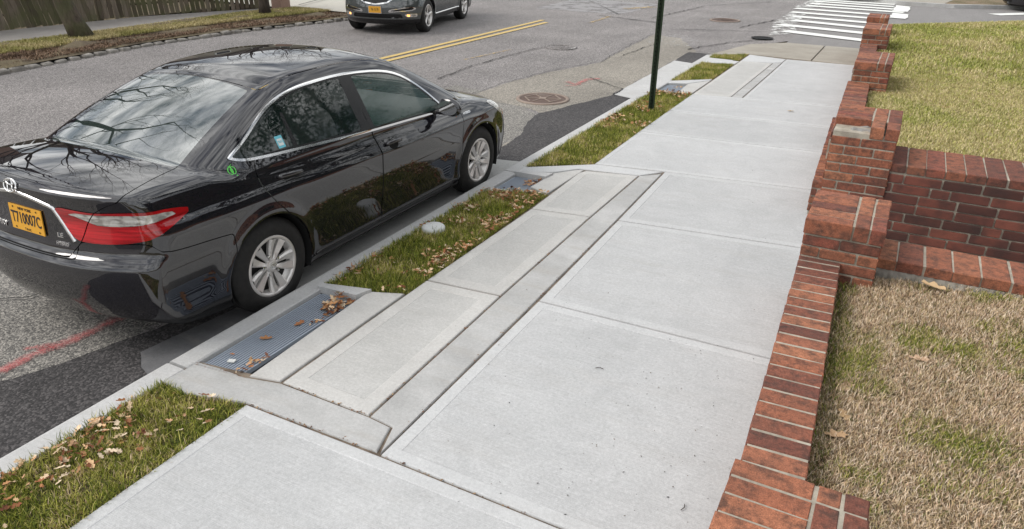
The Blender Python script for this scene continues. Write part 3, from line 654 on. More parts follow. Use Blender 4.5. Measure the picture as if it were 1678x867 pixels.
# ================================================================ GRASS, LEAVES, LAWNS
def pip(x, y, P):
    ins = np.zeros(len(x), bool); n = len(P)
    for i in range(n):
        x0, y0 = P[i]; x1, y1 = P[(i + 1) % n]
        if y0 == y1: continue
        c = ((y0 > y) != (y1 > y)) & (x < (x1 - x0) * (y - y0) / (y1 - y0) + x0); ins ^= c
    return ins
def vnoise(x, y, s, seed=0):
    r = np.random.default_rng(seed); G = r.random((64, 64)); u, v = x * s % 63, y * s % 63; i, j = u.astype(int), v.astype(int); fu, fv = u - i, v - j
    fu = fu * fu * (3 - 2 * fu); fv = fv * fv * (3 - 2 * fv); return (G[i, j] * (1 - fu) * (1 - fv) + G[i + 1, j] * fu * (1 - fv) + G[i, j + 1] * (1 - fu) * fv + G[i + 1, j + 1] * fu * fv)
def fbm(x, y, s, seed=0): return .5 * vnoise(x, y, s, seed) + .3 * vnoise(x, y, s * 2.3, seed + 1) + .2 * vnoise(x, y, s * 5.1, seed + 2)
def blades(name, P, N, z, h, w, lean, colf, parent=None, dens=None, hf=None):
    P = np.array(P); x = RNG.uniform(P[:, 0].min(), P[:, 0].max(), N * 2); y = RNG.uniform(P[:, 1].min(), P[:, 1].max(), N * 2)
    k = pip(x, y, [tuple(p) for p in P])
    if dens is not None: k &= RNG.random(len(x)) < dens(x, y)
    x, y = x[k][:N], y[k][:N]; n = len(x); zz = z(x, y) if callable(z) else np.full(n, z)
    H = RNG.uniform(h[0], h[1], n) * (hf(x, y) if hf is not None else 1); a = RNG.uniform(0, 2 * np.pi, n); b = a + RNG.uniform(-.8, .8, n) + np.pi / 2; Wd = RNG.uniform(w[0], w[1], n) / 2
    ln = RNG.uniform(lean[0], lean[1], n) * H; c, s = np.cos(a), np.sin(a); bx, by = np.cos(b), np.sin(b)
    V = np.zeros((n, 5, 3)); up = np.sqrt(np.maximum(H ** 2 - ln ** 2, (H * .12) ** 2))
    V[:, 0] = np.stack([x - bx * Wd, y - by * Wd, zz], 1); V[:, 1] = np.stack([x + bx * Wd, y + by * Wd, zz], 1)
    mx_, my_, mz_ = x + c * ln * .4, y + s * ln * .4, zz + up * .65
    V[:, 2] = np.stack([mx_ + bx * Wd * .8, my_ + by * Wd * .8, mz_], 1); V[:, 3] = np.stack([mx_ - bx * Wd * .8, my_ - by * Wd * .8, mz_], 1)
    V[:, 4] = np.stack([x + c * ln, y + s * ln, zz + up], 1)
    base = np.arange(n)[:, None] * 5; loops = np.concatenate([base + np.array([[0, 1, 2, 3]]), base + np.array([[3, 2, 4]])], 1).ravel()
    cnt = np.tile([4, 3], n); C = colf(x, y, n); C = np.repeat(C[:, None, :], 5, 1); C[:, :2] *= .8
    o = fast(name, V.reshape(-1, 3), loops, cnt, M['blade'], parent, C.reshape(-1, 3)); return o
def pal(cols, wts):
    cols = np.array(cols); wts = np.array(wts) / sum(wts)
    def f(x, y, n):
        k = RNG.choice(len(cols), n, p=wts); return cols[k] * RNG.uniform(.7, 1.3, (n, 1))
    return f
def patchpal(A, B, wa, wb, s, seed, lo=.4, hi=.6):
    fa, fb = pal(A, wa), pal(B, wb)
    def f(x, y, n):
        t = np.clip((fbm(x, y, s, seed) - lo) / (hi - lo), 0, 1); ca, cb = fa(x, y, n), fb(x, y, n); m = RNG.random(n) < t; return np.where(m[:, None], cb, ca)
    return f
GREEN = [(.085, .115, .018), (.17, .205, .025), (.31, .32, .05), (.46, .42, .12)]; STRAW = [(.50, .38, .21), (.68, .53, .35), (.24, .155, .08), (.58, .40, .27)]
strips = {'first': [(.135, -1.0), (.725, -1.0), (.725, 1.785), (.50, 1.73), (.34, 1.70), (.15, 1.715)],
          'second': [(.135, 3.05), (.30, 3.085), (.50, 3.15), (.735, 3.24), (.725, 5.55), (.46, 5.49), (.14, 5.35)],
          'third': [(.14, 6.21), (.745, 6.65), (.735, 10.66), (.50, 10.62), (.14, 10.58)],
          'fourth': [(.14, 11.50), (.715, 11.98), (.715, 13.60), (.14, 13.46)],
          'fifth': [(.14, 14.10), (.70, 14.06), (.73, 14.88), (.20, 14.5), (.14, 14.42)]}
cnt = {'first': 34000, 'second': 34000, 'third': 44000, 'fourth': 14000, 'fifth': 5000}
for i, (k, P) in enumerate(strips.items()):
    n = len(P); mobj('planting_soil', [(x, y, -.012) for x, y in P], [tuple(range(n))], M['soil'], sw, kind='structure')
    hf = lambda x, y: .55 + .9 * fbm(x, y, 5, 3)
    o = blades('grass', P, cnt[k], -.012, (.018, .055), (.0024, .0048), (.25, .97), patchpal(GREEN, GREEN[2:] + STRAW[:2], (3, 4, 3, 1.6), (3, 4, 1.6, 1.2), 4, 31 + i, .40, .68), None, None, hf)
    tag(o, '%s strip of green verge grass along the kerb, counting from the camera' % k, 'grass', kind='stuff')
    o2 = blades('grass_tuft', P, cnt[k] // 16, -.012, (.055, .095), (.003, .005), (.2, .7), pal(GREEN, (3, 4, 2, 1)), None, lambda x, y: (fbm(x, y, 9, 77) > .60).astype(float))
    tag(o2, 'longer tufts standing out of the %s green verge strip' % k, 'grass', kind='stuff')
# leaves -------------------------------------------------------
def leaf_shape(seed, oak=True):
    r = random.Random(seed); pts = []
    n = 21
    for i in range(n):
        t = 2 * math.pi * i / n; lob = (.42 if i % 3 == 1 else .75 if i % 3 == 2 else 1.) * r.uniform(.8, 1.1)
        x = .5 * math.cos(t) * (.85 + .15 * lob); y = .30 * math.sin(t) * lob; pts.append((x, y))
    cu, tw = r.uniform(.2, .9), r.uniform(-.5, .5)
    return [(x, y, cu * (y * y * 2.2 + x * x * .5) + tw * x * y + r.uniform(-.02, .02)) for x, y in pts] + [(0, 0, 0)]
LS = [np.array(leaf_shape(s)) for s in range(8)]
LC = np.array([(.16, .06, .03), (.62, .50, .36), (.30, .13, .055), (.42, .22, .10), (.55, .36, .20), (.24, .09, .04), (.50, .30, .17), (.62, .46, .30)])
def litter(name, pts, size, label, cols=LC, tilt=.7):
    Vs, Ls, Cs, b = [], [], [], 0
    for x, y, z in pts:
        S = LS[RNG.integers(8)] * RNG.uniform(*size) * RNG.choice([1.1, .85, .6], 3); a = RNG.uniform(0, 6.28); t1, t2 = RNG.normal(0, tilt * .5, 2)
        Rm = np.array((Matrix.Rotation(a, 3, 'Z') @ Matrix.Rotation(t1, 3, 'X') @ Matrix.Rotation(t2, 3, 'Y'))); V = S @ Rm.T; V[:, 2] -= V[:, 2].min() * .6; V += (x, y, z)
        n = len(V) - 1; Vs.append(V); Ls += [q for i in range(n) for q in (b + i, b + (i + 1) % n, b + n)]; Cs.append(np.repeat((cols[RNG.integers(len(cols))] * RNG.uniform(.7, 1.25))[None], n + 1, 0)); b += n + 1
    o = fast(name, np.concatenate(Vs), Ls, np.full(len(Ls) // 3, 3), M['leaf'], None, np.concatenate(Cs)); return tag(o, label, 'leaf litter', kind='stuff')
def scatter(P, n, z, s=None, seed=0, thr=.5):
    P = np.array(P); x = RNG.uniform(P[:, 0].min(), P[:, 0].max(), n * 12); y = RNG.uniform(P[:, 1].min(), P[:, 1].max(), n * 12); k = pip(x, y, [tuple(p) for p in P])
    if s: k &= RNG.random(len(x)) < np.clip((fbm(x, y, s, seed) - thr) * 8 + .06, 0, 1)
    x, y = x[k][:n], y[k][:n]; return np.stack([x, y, z + RNG.uniform(0, .03, len(x))], 1)
litter('fallen_leaves', scatter(strips['first'], 850, .012, 3.2, 5, .40), (.018, .06), 'brown oak leaves caught in the nearest grass strip')
litter('fallen_leaves', scatter(strips['second'], 750, .012, 2.6, 8, .40), (.018, .058), 'brown leaves scattered through the strip with the white cap')
litter('fallen_leaves', scatter(strips['third'], 420, .012, 2.0, 12, .50), (.025, .07), 'pale leaves scattered in the grass around the green post')
litter('leaf_pile', [(RNG.uniform(.32, .47), RNG.uniform(2.80, 3.0), -.03 + RNG.uniform(0, .045)) for _ in range(75)] + [(.40 + RNG.uniform(-.05, .05), RNG.uniform(2.6, 2.85), -.028) for _ in range(14)], (.03, .075), 'rust brown leaf pile in the far corner of the long grate')
litter('leaf_pile', [(RNG.uniform(.36, .48), RNG.uniform(5.74, 5.94), -.03 + RNG.uniform(0, .03)) for _ in range(32)], (.03, .07), 'small leaf pile in the far corner of the short grate')
litter('leaf_pile', [(RNG.uniform(.40, .46), RNG.uniform(1.99, 2.22), -.03 + RNG.uniform(0, .02)) for _ in range(30)], (.02, .05), 'orange leaf crumbs along the near edge of the long grate')
litter('leaf_pile', [(RNG.uniform(.30, .45), RNG.uniform(11.1, 11.28), -.03) for _ in range(14)], (.03, .06), 'few leaves lying in the grate past the green post')
# single leaves
def single_leaf(loc, size, col, label, seed, rz=0.):
    S = leaf_shape(seed); n = len(S) - 1; t = NT('leaf skin'); t.fin(col, .75)
    o = mobj('fallen_leaf', [(x * size, y * size, z * size * .8 + .004) for x, y, z in S], [(i, (i + 1) % n, n) for i in range(n)], t.m, None, loc, label=label, cat='leaf'); o.rotation_euler = (0, 0, rz); return o
single_leaf((.285, 2.36, -.028), .085, (.36, .17, .07), 'curled brown leaf on the middle of the long grate', 21, .5)
single_leaf((.335, 2.60, -.028), .085, (.36, .15, .06), 'brown leaf nearer the leaf pile on the long grate', 22, 1.5)
single_leaf((.24, 2.13, -.028), .035, (.42, .19, .08), 'tiny orange leaf near the close end of the long grate', 23, .2)
single_leaf((2.22, 10.25, .002), .09, (.40, .29, .16), 'lone tan leaf on the pale sidewalk beyond the piers', 24, .1)
single_leaf((3.50, 2.86, .385), .12, (.52, .35, .24), 'pale oak leaf against the nearest brick wall, upper of three', 25, 1.1)
single_leaf((3.50, 2.46, .385), .10, (.45, .29, .16), 'tan oak leaf lying against the wall, lowest of three', 26, .4)
single_leaf((3.52, 2.62, .39), .09, (.42, .28, .14), 'tan leaf tucked at the wall, middle of three', 27, 2.0)
single_leaf((3.86, 4.14, .43), .15, (.52, .36, .20), 'large tan oak leaf on dry lawn below the lumpy mortar', 28, -.4)
single_leaf((3.80, 3.25, .41), .10, (.50, .33, .22), 'pinkish dead leaf on the dry lawn away from the walls', 29, .2)
single_leaf((4.00, 9.6, .40), .12, (.40, .13, .06), 'rust red leaf on the far green lawn', 30, .2)
# debris specks on the sidewalk
sp = []
for _ in range(420):
    x, y = RNG.uniform(1.6, 3.1), RNG.uniform(.6, 3.6)
    if RNG.random() < .35 + .65 * (x > 2.4): sp.append((x, y, .001))
for _ in range(120): sp.append((RNG.uniform(.75, 3.0), RNG.uniform(3, 9), .001))
o = litter('sidewalk_debris', sp, (.004, .013), 'dark twig bits and specks strewn on the sidewalk by the wall', np.array([(.05, .04, .035), (.12, .08, .05), (.03, .03, .03)]), .3)
jd = []
for (x0, y0, x1, y1, n) in ((1.35, 2.02, 1.31, 3.53, 50), (1.31, 3.53, 1.30, 6.4, 60), (1.57, 1.82, 1.53, 5.2, 90), (.75, 2.03, 1.34, 2.02, 40), (.72, 1.79, 1.55, 1.81, 60), (1.6, 1.8, 2.6, 1.79, 20), (.16, 1.93, .52, 1.97, 20)):
    for _ in range(n): t = RNG.random(); jd.append((x0 + (x1 - x0) * t + RNG.normal(0, .006), y0 + (y1 - y0) * t + RNG.normal(0, .006), -.002))
litter('joint_debris', jd, (.006, .024), 'brown leaf crumbs packed in the sidewalk joints', np.array([(.20, .09, .045), (.30, .19, .10), (.10, .06, .04)]), .3)
def twig(pts, label): m = MB(); m.tube(pts, .002, 5); tag(m.obj('twig', M['bark2']), label, 'twig')
twig([(2.97, 2.13, .004), (2.98, 2.15, .008), (2.975, 2.175, .004)], 'curved dark twig on the sidewalk near the wall')
twig([(2.22, 3.0, .003), (2.24, 3.015, .006), (2.265, 3.012, .003)], 'little dark twig in the middle of the big slab')
# lawns -------------------------------------------------------
def lawn_mesh(name, P, zf, step, mat):
    P_ = np.array(P); x0, y0 = P_.min(0); x1, y1 = P_.max(0); nx, ny = int((x1 - x0) / step) + 2, int((y1 - y0) / step) + 2
    X, Y = np.meshgrid(np.linspace(x0, x1, nx), np.linspace(y0, y1, ny), indexing='ij'); Z = zf(X.ravel(), Y.ravel()); V = np.stack([X.ravel(), Y.ravel(), Z], 1)
    F = []; cx = (X[:-1, :-1] + X[1:, 1:]) / 2; cy = (Y[:-1, :-1] + Y[1:, 1:]) / 2; k = pip(cx.ravel(), cy.ravel(), P)
    idx = np.arange(nx * ny).reshape(nx, ny); q = np.stack([idx[:-1, :-1].ravel(), idx[1:, :-1].ravel(), idx[1:, 1:].ravel(), idx[:-1, 1:].ravel()], 1)[k]
    return fast(name, V, q.ravel(), np.full(len(q), 4), mat, None, None, True)
zn = lambda x, y: .375 + .05 * np.clip((x - 3.45) / .8, 0, 1) + .045 * (fbm(x, y, 1.6, 9) - .5)
NP = [(3.38, -.5), (9, -.5), (9, 4.30), (3.50, 4.30), (3.36, 3.9), (3.38, 1.8)]
tag(lawn_mesh('lawn', NP, zn, .06, M['lawn_near_base']), kind='structure')
dry = patchpal(STRAW + [(.82, .68, .53), (.09, .065, .035), (.14, .18, .04)], GREEN + STRAW[:2], (3, 5, 2.4, 4, 5, 2.4, .8), (3, 4, 3, 2, 2, 1.5), 2.3, 41, .40, .64)
o = blades('dry_grass', [(3.42, .8), (5.2, .8), (5.2, 4.28), (3.50, 4.28), (3.40, 3.9)], 260000, zn, (.014, .040), (.0016, .0030), (.40, .99), dry); tag(o, 'matted straw coloured grass of the nearer lawn', 'grass', kind='stuff')
edge = pal(GREEN[:3] + STRAW[:3] + [(.08, .06, .03)], (3, 2, 1, 1, 1, 2, 2))
o = blades('edge_grass', [(3.43, 1.9), (3.50, 1.9), (3.46, 4.15), (3.36, 4.1)], 3500, zn, (.02, .05), (.002, .004), (.4, .95), edge); tag(o, 'dark green growth hugging the near wall', 'grass', kind='stuff')
FP = [(3.20, 6.95), (3.6, 6.84), (5.75, 6.84), (14, 6.84), (30, 34), (14, 28.5), (6.6, 22.6), (4.4, 20.5), (3.05, 19.1), (2.85, 16.8), (3.0, 14), (3.05, 11)]
zl = lambda x, y: .40 - .02 * np.clip((y - 12) / 6, 0, 1) + .03 * (fbm(x, y, .8, 19) - .5) - .38 * np.clip((.9 - np.minimum(edge_d(x, y), .9)) / .9, 0, 1) ** 2
def edge_d(x, y):       # distance to the lawn edge along the side street
    a = np.array((3.05, 19.1)); b = np.array((8.0, 23.8)); d = (b - a) / np.linalg.norm(b - a); return (x - a[0]) * d[1] - (y - a[1]) * d[0]
zl2 = lambda x, y: zl(x, y)
tag(lawn_mesh('lawn', FP, zl2, .16, M['lawn_far_base']), kind='structure')
LG = [(.20, .25, .05), (.33, .36, .08), (.44, .44, .12), (.50, .46, .20)]; LT = [(.62, .52, .28), (.74, .62, .38), (.42, .32, .16)]
fl = patchpal(LG, LT + LG[2:], (2, 3, 3, 2), (2, 2, 1, 2, 2), .9, 51, .32, .64)
o = blades('lawn_grass', [(3.22, 7.0), (5.9, 6.86), (6.6, 10), (5.4, 12), (3.1, 12.0)], 150000, zl, (.02, .045), (.003, .006), (.3, .9), fl); tag(o, 'green and tan turf of the far lawn behind the walkway wall', 'grass', kind='stuff')
o = blades('lawn_grass', [(3.1, 11.9), (5.4, 11.9), (6.6, 10), (8.5, 16), (8.2, 23.4), (6.6, 22.4), (3.05, 18.9), (2.9, 16.8)], 110000, zl, (.035, .07), (.005, .010), (.3, .9), fl); tag(o, 'distant half of the green and tan far lawn', 'grass', kind='stuff')
# mortar-topped lawn kerb along the side street
def kerb_run(name, P, w, zt, zb, mat):
    l, r = stripe(P, w, 0, .6, 0); n = len(l); V = [(p.x, p.y, z) for z in (zt, zb) for q in (l, r) for p in q]
    F = [f for i in range(n - 1) for f in ((i, i + 1, n + i + 1, n + i), (i, 2 * n + i, 2 * n + i + 1, i + 1), (n + i, n + i + 1, 3 * n + i + 1, 3 * n + i))]
    return mobj(name, V, F, mat, kind='structure')
kerb_run('lawn_edge_kerb', [(2.95, 18.95), (4.4, 20.45), (6.6, 22.6), (14, 29)], .16, -.02, -.2, M['kerb'])
# ================================================================ FAR SIDE OF THE STREET
def lerp_poly(P, y): 
    ys = [p[1] for p in P]; return float(np.interp(y, ys, [p[0] for p in P]))
KP = [(-10.6, -20), (-9.9, 2), (-10.10, 6.7), (-10.35, 8.2), (-10.62, 9.9), (-10.55, 12.5), (-9.95, 15.5), (-9.7, 17), (-10.4, 30), (-10.4, 80)]
VP = [(-12.5, -20), (-12.4, 8), (-12.36, 10), (-12.5, 14.5), (-12.2, 16.0), (-12.2, 30), (-12.2, 80)]
FPL = [(-14.4, -20), (-14.3, 7), (-14.0, 10.5), (-13.85, 12.3), (-13.2, 14.2), (-12.55, 15.75)]
ys = [-20, 0, 4, 6, 7, 8, 9, 10, 11, 12, 13, 14, 15, 15.5, 16.2]
def ribbon(name, A, B, za, zb, ys, mat, n=1, bump=0., kind='structure', sub=1):
    Y = np.concatenate([np.linspace(ys[i], ys[i + 1], max(2, int((ys[i + 1] - ys[i]) / .2)))[:-1] for i in range(len(ys) - 1)] + [[ys[-1]]]); V = []; F = []
    for y in Y:
        xa, xb = lerp_poly(A, y), lerp_poly(B, y)
        for k in range(n + 1):
            t = k / n; V.append((xa + (xb - xa) * t, y, za + (zb - za) * t + bump * noise.noise(Vector((t * 4, y * 1.5, 3))) * (0 < k < n)))
    for i in range(len(Y) - 1):
        for k in range(n): a = i * (n + 1) + k; F.append((a, a + n + 1, a + n + 2, a + 1))
    return mobj(name, V, F, mat, None, None, True, kind=kind)
ribbon('verge', KP, VP, -.06, .03, ys, M['verge_base'], 8, .10)
ribbon('far_sidewalk', VP, FPL, .02, .02, ys[:-1], M['walk_far'], 1)
mobj('driveway', [(-9.75, 16.2, -.02), (-12.2, 16.0, .03), (-12.45, 15.7, .04), (-30, 17, .10), (-30, 26, .10), (-10.2, 24, -.02)], [tuple(range(6))], M['drive'], kind='structure')
strip_obj('driveway_joint', [(-12.2, 16.25), (-13.4, 19.5)], .05, .075, M['gap'], None, 0, .5, 0, kind='structure')
grid_sheet('back_yard', -60, -14.2, -40, 16.5, -.02, M['verge_base'])
grid_sheet('far_verge', -40, -11.2, 24, 200, -.05, M['lawn_far_base'])
# belgian blocks
bb = []
for s in range(5):
    me = brick_mesh('granite_block', .11 + .01 * s, .24, .14, 50 + s, .022); me.materials.append(M['granite']); bb.append(me)
gk = empty('far_kerb', (-10, 6, -.13), kind='structure')
y = 5.2
while y < 16.4:
    x = lerp_poly(KP, y); o = inst('granite_block', random.choice(bb), gk, (x + 10.0 + .05 + random.uniform(-.015, .015), y - 6, random.uniform(-.025, .015)), (random.uniform(-.09, .09), random.uniform(-.12, .12), random.uniform(-.12, .12) + math.atan2(lerp_poly(KP, y) - lerp_poly(KP, y + .3), .3)), (1, random.uniform(.7, 1.1), 1)); y += .295
vg = patchpal([(.44, .37, .18), (.55, .46, .25), (.34, .30, .12)], [(.28, .27, .08), (.42, .37, .15), (.20, .19, .06)], (2, 2, 1), (2, 2, 1), .8, 61, .45, .62)
def band(t0, t1, y0, y1):
    a = [(lerp_poly(KP, y) + (lerp_poly(VP, y) - lerp_poly(KP, y)) * t0, y) for y in np.linspace(y0, y1, 12)]; b = [(lerp_poly(KP, y) + (lerp_poly(VP, y) - lerp_poly(KP, y)) * t1, y) for y in np.linspace(y1, y0, 12)]; return a + b
o = blades('verge_grass', band(.42, 1., 7.3, 16.1), 42000, .005, (.04, .08), (.006, .012), (.3, .9), vg); tag(o, 'tan and green grass on the verge across the street', 'grass', kind='stuff')
br = pal([(.16, .10, .06), (.24, .16, .10), (.11, .07, .05), (.30, .20, .14)], (2, 2, 2, 1))
o = blades('verge_thatch', band(.06, .5, 6.0, 16.1), 26000, -.045, (.03, .07), (.008, .016), (.6, .99), br); tag(o, 'brown leaf litter and thatch behind the far granite kerb', 'leaf litter', kind='stuff')
o = blades('verge_thatch', band(.3, 1., 3, 7.8), 22000, .0, (.03, .07), (.008, .016), (.6, .99), br); tag(o, 'bare brown mulch at the left end of the far verge', 'leaf litter', kind='stuff')
# picket fence: two panels runs
def picket_mesh(w, h, seed):
    r = random.Random(seed); m = MB(); t = .018; hw = w / 2
    pr_ = [(-hw, 0), (hw, 0), (hw, h - .06), (hw * .3, h), (-hw * .3, h), (-hw, h - .06)]
    V = [(x + r.uniform(-.002, .002), -t / 2, z) for x, z in pr_] + [(x, t / 2, z) for x, z in pr_]; n = 6
    me = bpy.data.meshes.new('picket'); me.from_pydata(V, [], [tuple(range(n)), tuple(range(2 * n - 1, n - 1, -1))] + [(i, n + i, n + (i + 1) % n, (i + 1) % n) for i in range(n)]); me.materials.append(M['wood']); me.update(); return me
PK = [picket_mesh(.106, 1.75 + .02 * s, s) for s in range(5)]
def fence(y0, y1, sp, label, lean):
    a = Vector((lerp_poly(FPL, y0), y0)); e = empty('picket_fence', (a.x, a.y, .03), 0, label=label, cat='fence', group='weathered stockade fence runs'); y = y0
    pts = []
    while y < y1:
        x = lerp_poly(FPL, y); x2 = lerp_poly(FPL, y + .1); ang = math.atan2(.1, x2 - x)
        o = inst('picket', random.choice(PK), e, (x - a.x + random.uniform(-.008, .008), y - a.y, random.uniform(-.02, .02)), (random.uniform(-.02, .02), lean + random.uniform(-.018, .018), ang)); o.rotation_euler = (Matrix.Rotation(lean + random.uniform(-.015, .015), 4, 'X') @ Matrix.Rotation(ang, 4, 'Z')).to_euler()
        pts.append((x - a.x - .05, y - a.y)); y += sp + random.uniform(-.006, .006)
    for z in (.3, .95, 1.55):
        m = MB(); m.tube([(p[0] - .0, p[1] - math.tan(lean) * z, z) for p in pts[::6] + [pts[-1]]], .03, 4); m.obj('rail', M['wood'], e)
    for i in (0, len(pts) - 1):
        m = MB(); m.box((pts[i][0] - .03, pts[i][1], .9), (.10, .10, 1.9)); m.obj('fence_post', M['wood'], e)
    return e
fence(5.2, 11.2, .118, 'left run of weathered picket fence behind the mossy tree', .20)
fence(11.35, 15.45, .125, 'right run of picket fence ending at the pink post', .07)
tag(mobj('gate_post', *(lambda m: (m.V, m.F))((lambda m: (m.box((-12.42, 15.78, .85), (.36, .36, 1.7)), m.box((-12.42, 15.78, 1.73), (.44, .44, .08)), m)[2])(MB())), M['terracotta']), 'square pink stucco post at the right end of the fence', 'post')
# bare trees
def bare_tree(name, loc, h, r0, label, seed, lean=(0, 0), mat='bark', fork=2.2, spread=.55, depth=6, kids=3, group=None):
    r = random.Random(seed); e = empty(name, loc, 0, label=label, cat='tree', group=group); lim = MB(); tw = MB()
    tr = MB(); top = Vector((lean[0], lean[1], fork)); pts = []; rr = []
    for i in range(9):
        t = i / 8; pts.append((top.x * t + .03 * math.sin(i * 1.3 + seed), top.y * t + .03 * math.cos(i + seed), fork * t - .05 * (i == 0))); rr.append(r0 * (1 - .28 * t) * (1 + .30 * math.exp(-t * 14)))
    tr.tube(pts, rr, 14); tr.V = [(v[0] + .02 * noise.noise(Vector(v) * 5 + Vector((seed, 0, 0))), v[1] + .02 * noise.noise(Vector(v) * 5 + Vector((0, seed, 0))), v[2]) for v in tr.V]
    tr.obj('trunk', M[mat], e, True)
    def grow(p, d, ln, rad, k):
        q = [p]; rs = [rad]; n = 4; dd = d.copy()
        for i in range(n):
            dd = (dd + Vector((r.uniform(-.28, .28), r.uniform(-.28, .28), r.uniform(-.06, .22)))).normalized(); p = p + dd * ln / n; q.append(p); rs.append(rad * (1 - .42 * (i + 1) / n))
        (lim if k > 3 else tw).tube(q, rs, 6 if k > 3 else (4 if k > 1 else 3), cap=False)
        if k == 0 or ln < .15: return
        for c in range(r.choice([kids, kids - 1]) if k > 1 else kids):
            ax = Vector((r.uniform(-1, 1), r.uniform(-1, 1), r.uniform(-.3, .5))); nd = (dd + ax * spread * r.uniform(.7, 1.4)).normalized(); j = r.choice([2, 3, 4]) if c else 4
            grow(q[j], nd, ln * r.uniform(.62, .82), rs[j] * r.uniform(.55, .75), k - 1)
    for c in range(4):
        a = c * 1.6 + r.uniform(-.4, .4); grow(Vector(pts[-1]) - Vector((0, 0, .15 * c)), Vector((math.cos(a) * .65, math.sin(a) * .65, .9)).normalized(), h * .27, r0 * .52, depth)
    lim.obj('limbs', M[mat], e, True); t_ = tw.obj('twigs', M[mat], e, True); tag(t_, kind='stuff'); return e
bare_tree('street_tree', (-11.95, 9.5, 0), 10, .195, 'thick mossy trunk of the leaning tree in front of the fence', 3, (-.80, -.45), 'bark', 2.4, .55, 6)
bare_tree('street_tree', (-11.75, 14.5, 0), 9, .135, 'slimmer dark trunk on the verge near the driveway', 5, (-.1, -.15), 'bark2', 2.2, .5, 5)
bare_tree('street_tree', (-12.1, 5.7, 0), 15.5, .27, 'bare street tree left of the frame, mirrored in the sedan rear window', 8, (.25, -.1), 'bark2', 3.4, .6, 6)
for i, (x, y, h, s) in enumerate([(-19, 12, 11, 11), (-18, 20, 12, 12), (-24, 30, 13, 13), (-17.5, 6, 10, 14)]):
    bare_tree('yard_tree', (x, y, 0), h, .24, ['bare yard tree behind the left fence run', 'bare yard tree behind the driveway', 'far bare tree beyond the driveway', 'bare yard tree behind the far left of the fence'][i], s, (.1, .2), 'bark2', 2.6, .55, 5)
# conifers on the right, outside the frame, mirrored in the sedan windows
def conifer(loc, h, r0, label, seed):
    e = empty('conifer', loc, 0, label=label, cat='tree', group='dark conifers beyond the lawn'); rg = np.random.default_rng(seed)
    m = MB(); m.tube([(0, 0, 0), (0, 0, h * .97)], [.2, .02], 8); m.obj('trunk', M['bark2'], e, True)
    Vs, Cs = [], []; 
    for L_ in range(int(h / .42)):
        z = .9 + L_ * .42; Rr = r0 * (1 - z / h) ** .8 + .15; nb = 9
        for b in range(nb):
            a = rg.uniform(0, 6.28); n = 42; t = rg.random(n) ** .7; x = np.cos(a) * Rr * t + rg.normal(0, .10 + .12 * t, n); y = np.sin(a) * Rr * t + rg.normal(0, .10 + .12 * t, n); zz = z - .35 * t * Rr * .5 + rg.normal(0, .07, n)
            th = rg.uniform(0, 6.28, n); s = rg.uniform(.08, .20, n); dx, dy = np.cos(th) * s, np.sin(th) * s; dz = rg.normal(-.04, .07, n)
            V = np.stack([np.stack([x, y, zz], 1), np.stack([x + dx, y + dy, zz + dz], 1), np.stack([x + dx * .4 - dy * .35, y + dy * .4 + dx * .35, zz + dz * .6 + .04], 1)], 1); Vs.append(V.reshape(-1, 3))
            Cs.append(np.repeat(np.array([(.018, .042, .016)]) * rg.uniform(.5, 1.7, (n, 1)), 3, 0))
    V = np.concatenate(Vs); fo = fast('foliage', V, np.arange(len(V)), np.full(len(V) // 3, 3), M['foliage'], e, np.concatenate(Cs)); tag(fo, kind='stuff'); return e
for i, (x, y, h, r0) in enumerate([(9.0, 10.5, 14, 3.1), (10.5, 15.5, 16, 3.4), (10.5, 5.0, 12, 3.0), (9.8, 0.0, 10, 2.8), (13.5, 21, 17, 3.6)]):
    conifer((x, y, .3), h, r0, ['dark conifer nearest the walkway on the right', 'tall conifer behind the nearest one', 'conifer standing right of the dry lawn', 'short conifer level with the camera', 'farthest and tallest conifer'][i], 70 + i)
for i, (x, y, w, d, h) in enumerate([(-27, 6, 9, 13, 5.2), (-30, 27, 10, 12, 5.6)]):
    e = empty('house', (x, y, 0), R(-4 + 9 * i), label=['brown house behind the yard, left of the driveway', 'tan house behind the yard, right of the driveway'][i], cat='house', group='houses behind the far yard')
    mobj('wall', [(sx * w / 2, sy * d / 2, z) for z in (0, h) for sx, sy in ((-1, -1), (1, -1), (1, 1), (-1, 1))], [(0, 1, 5, 4), (1, 2, 6, 5), (2, 3, 7, 6), (3, 0, 4, 7)], M[('terracotta', 'conc_beige')[i]], e)
    mobj('roof', [(sx * (w / 2 + .4), sy * (d / 2 + .4), h) for sx, sy in ((-1, -1), (1, -1), (1, 1), (-1, 1))] + [(0, -d / 2 - .4, h + 2.8), (0, d / 2 + .4, h + 2.8)], [(0, 1, 4), (2, 3, 5), (1, 2, 5, 4), (3, 0, 4, 5), (3, 2, 1, 0)], M['bark2'], e)
    for wy in (-4, -1.2, 1.6, 4.4):
        for wz in (1.6, 4.0):
            m = MB(); m.box((w / 2 + .02, wy, wz), (.08, 1.1, 1.4)); wf_ = m.obj('window', M['cap_white'], e); m = MB(); m.box((w / 2 + .05, wy, wz), (.06, .92, 1.22)); m.obj('pane', M['black_trim'], wf_)
e = empty('house', (17.5, 9, 0), 0, label='unseen brown house added beyond the conifers to darken the sedan reflections', cat='house')  # out-of-view house added as a dark mass for the sedan side to mirror
mobj('wall', [(sx * 4.5, sy * 9, z) for z in (0, 7) for sx, sy in ((-1, -1), (1, -1), (1, 1), (-1, 1))], [(0, 1, 5, 4), (1, 2, 6, 5), (2, 3, 7, 6), (3, 0, 4, 7)], M['bark2'], e)
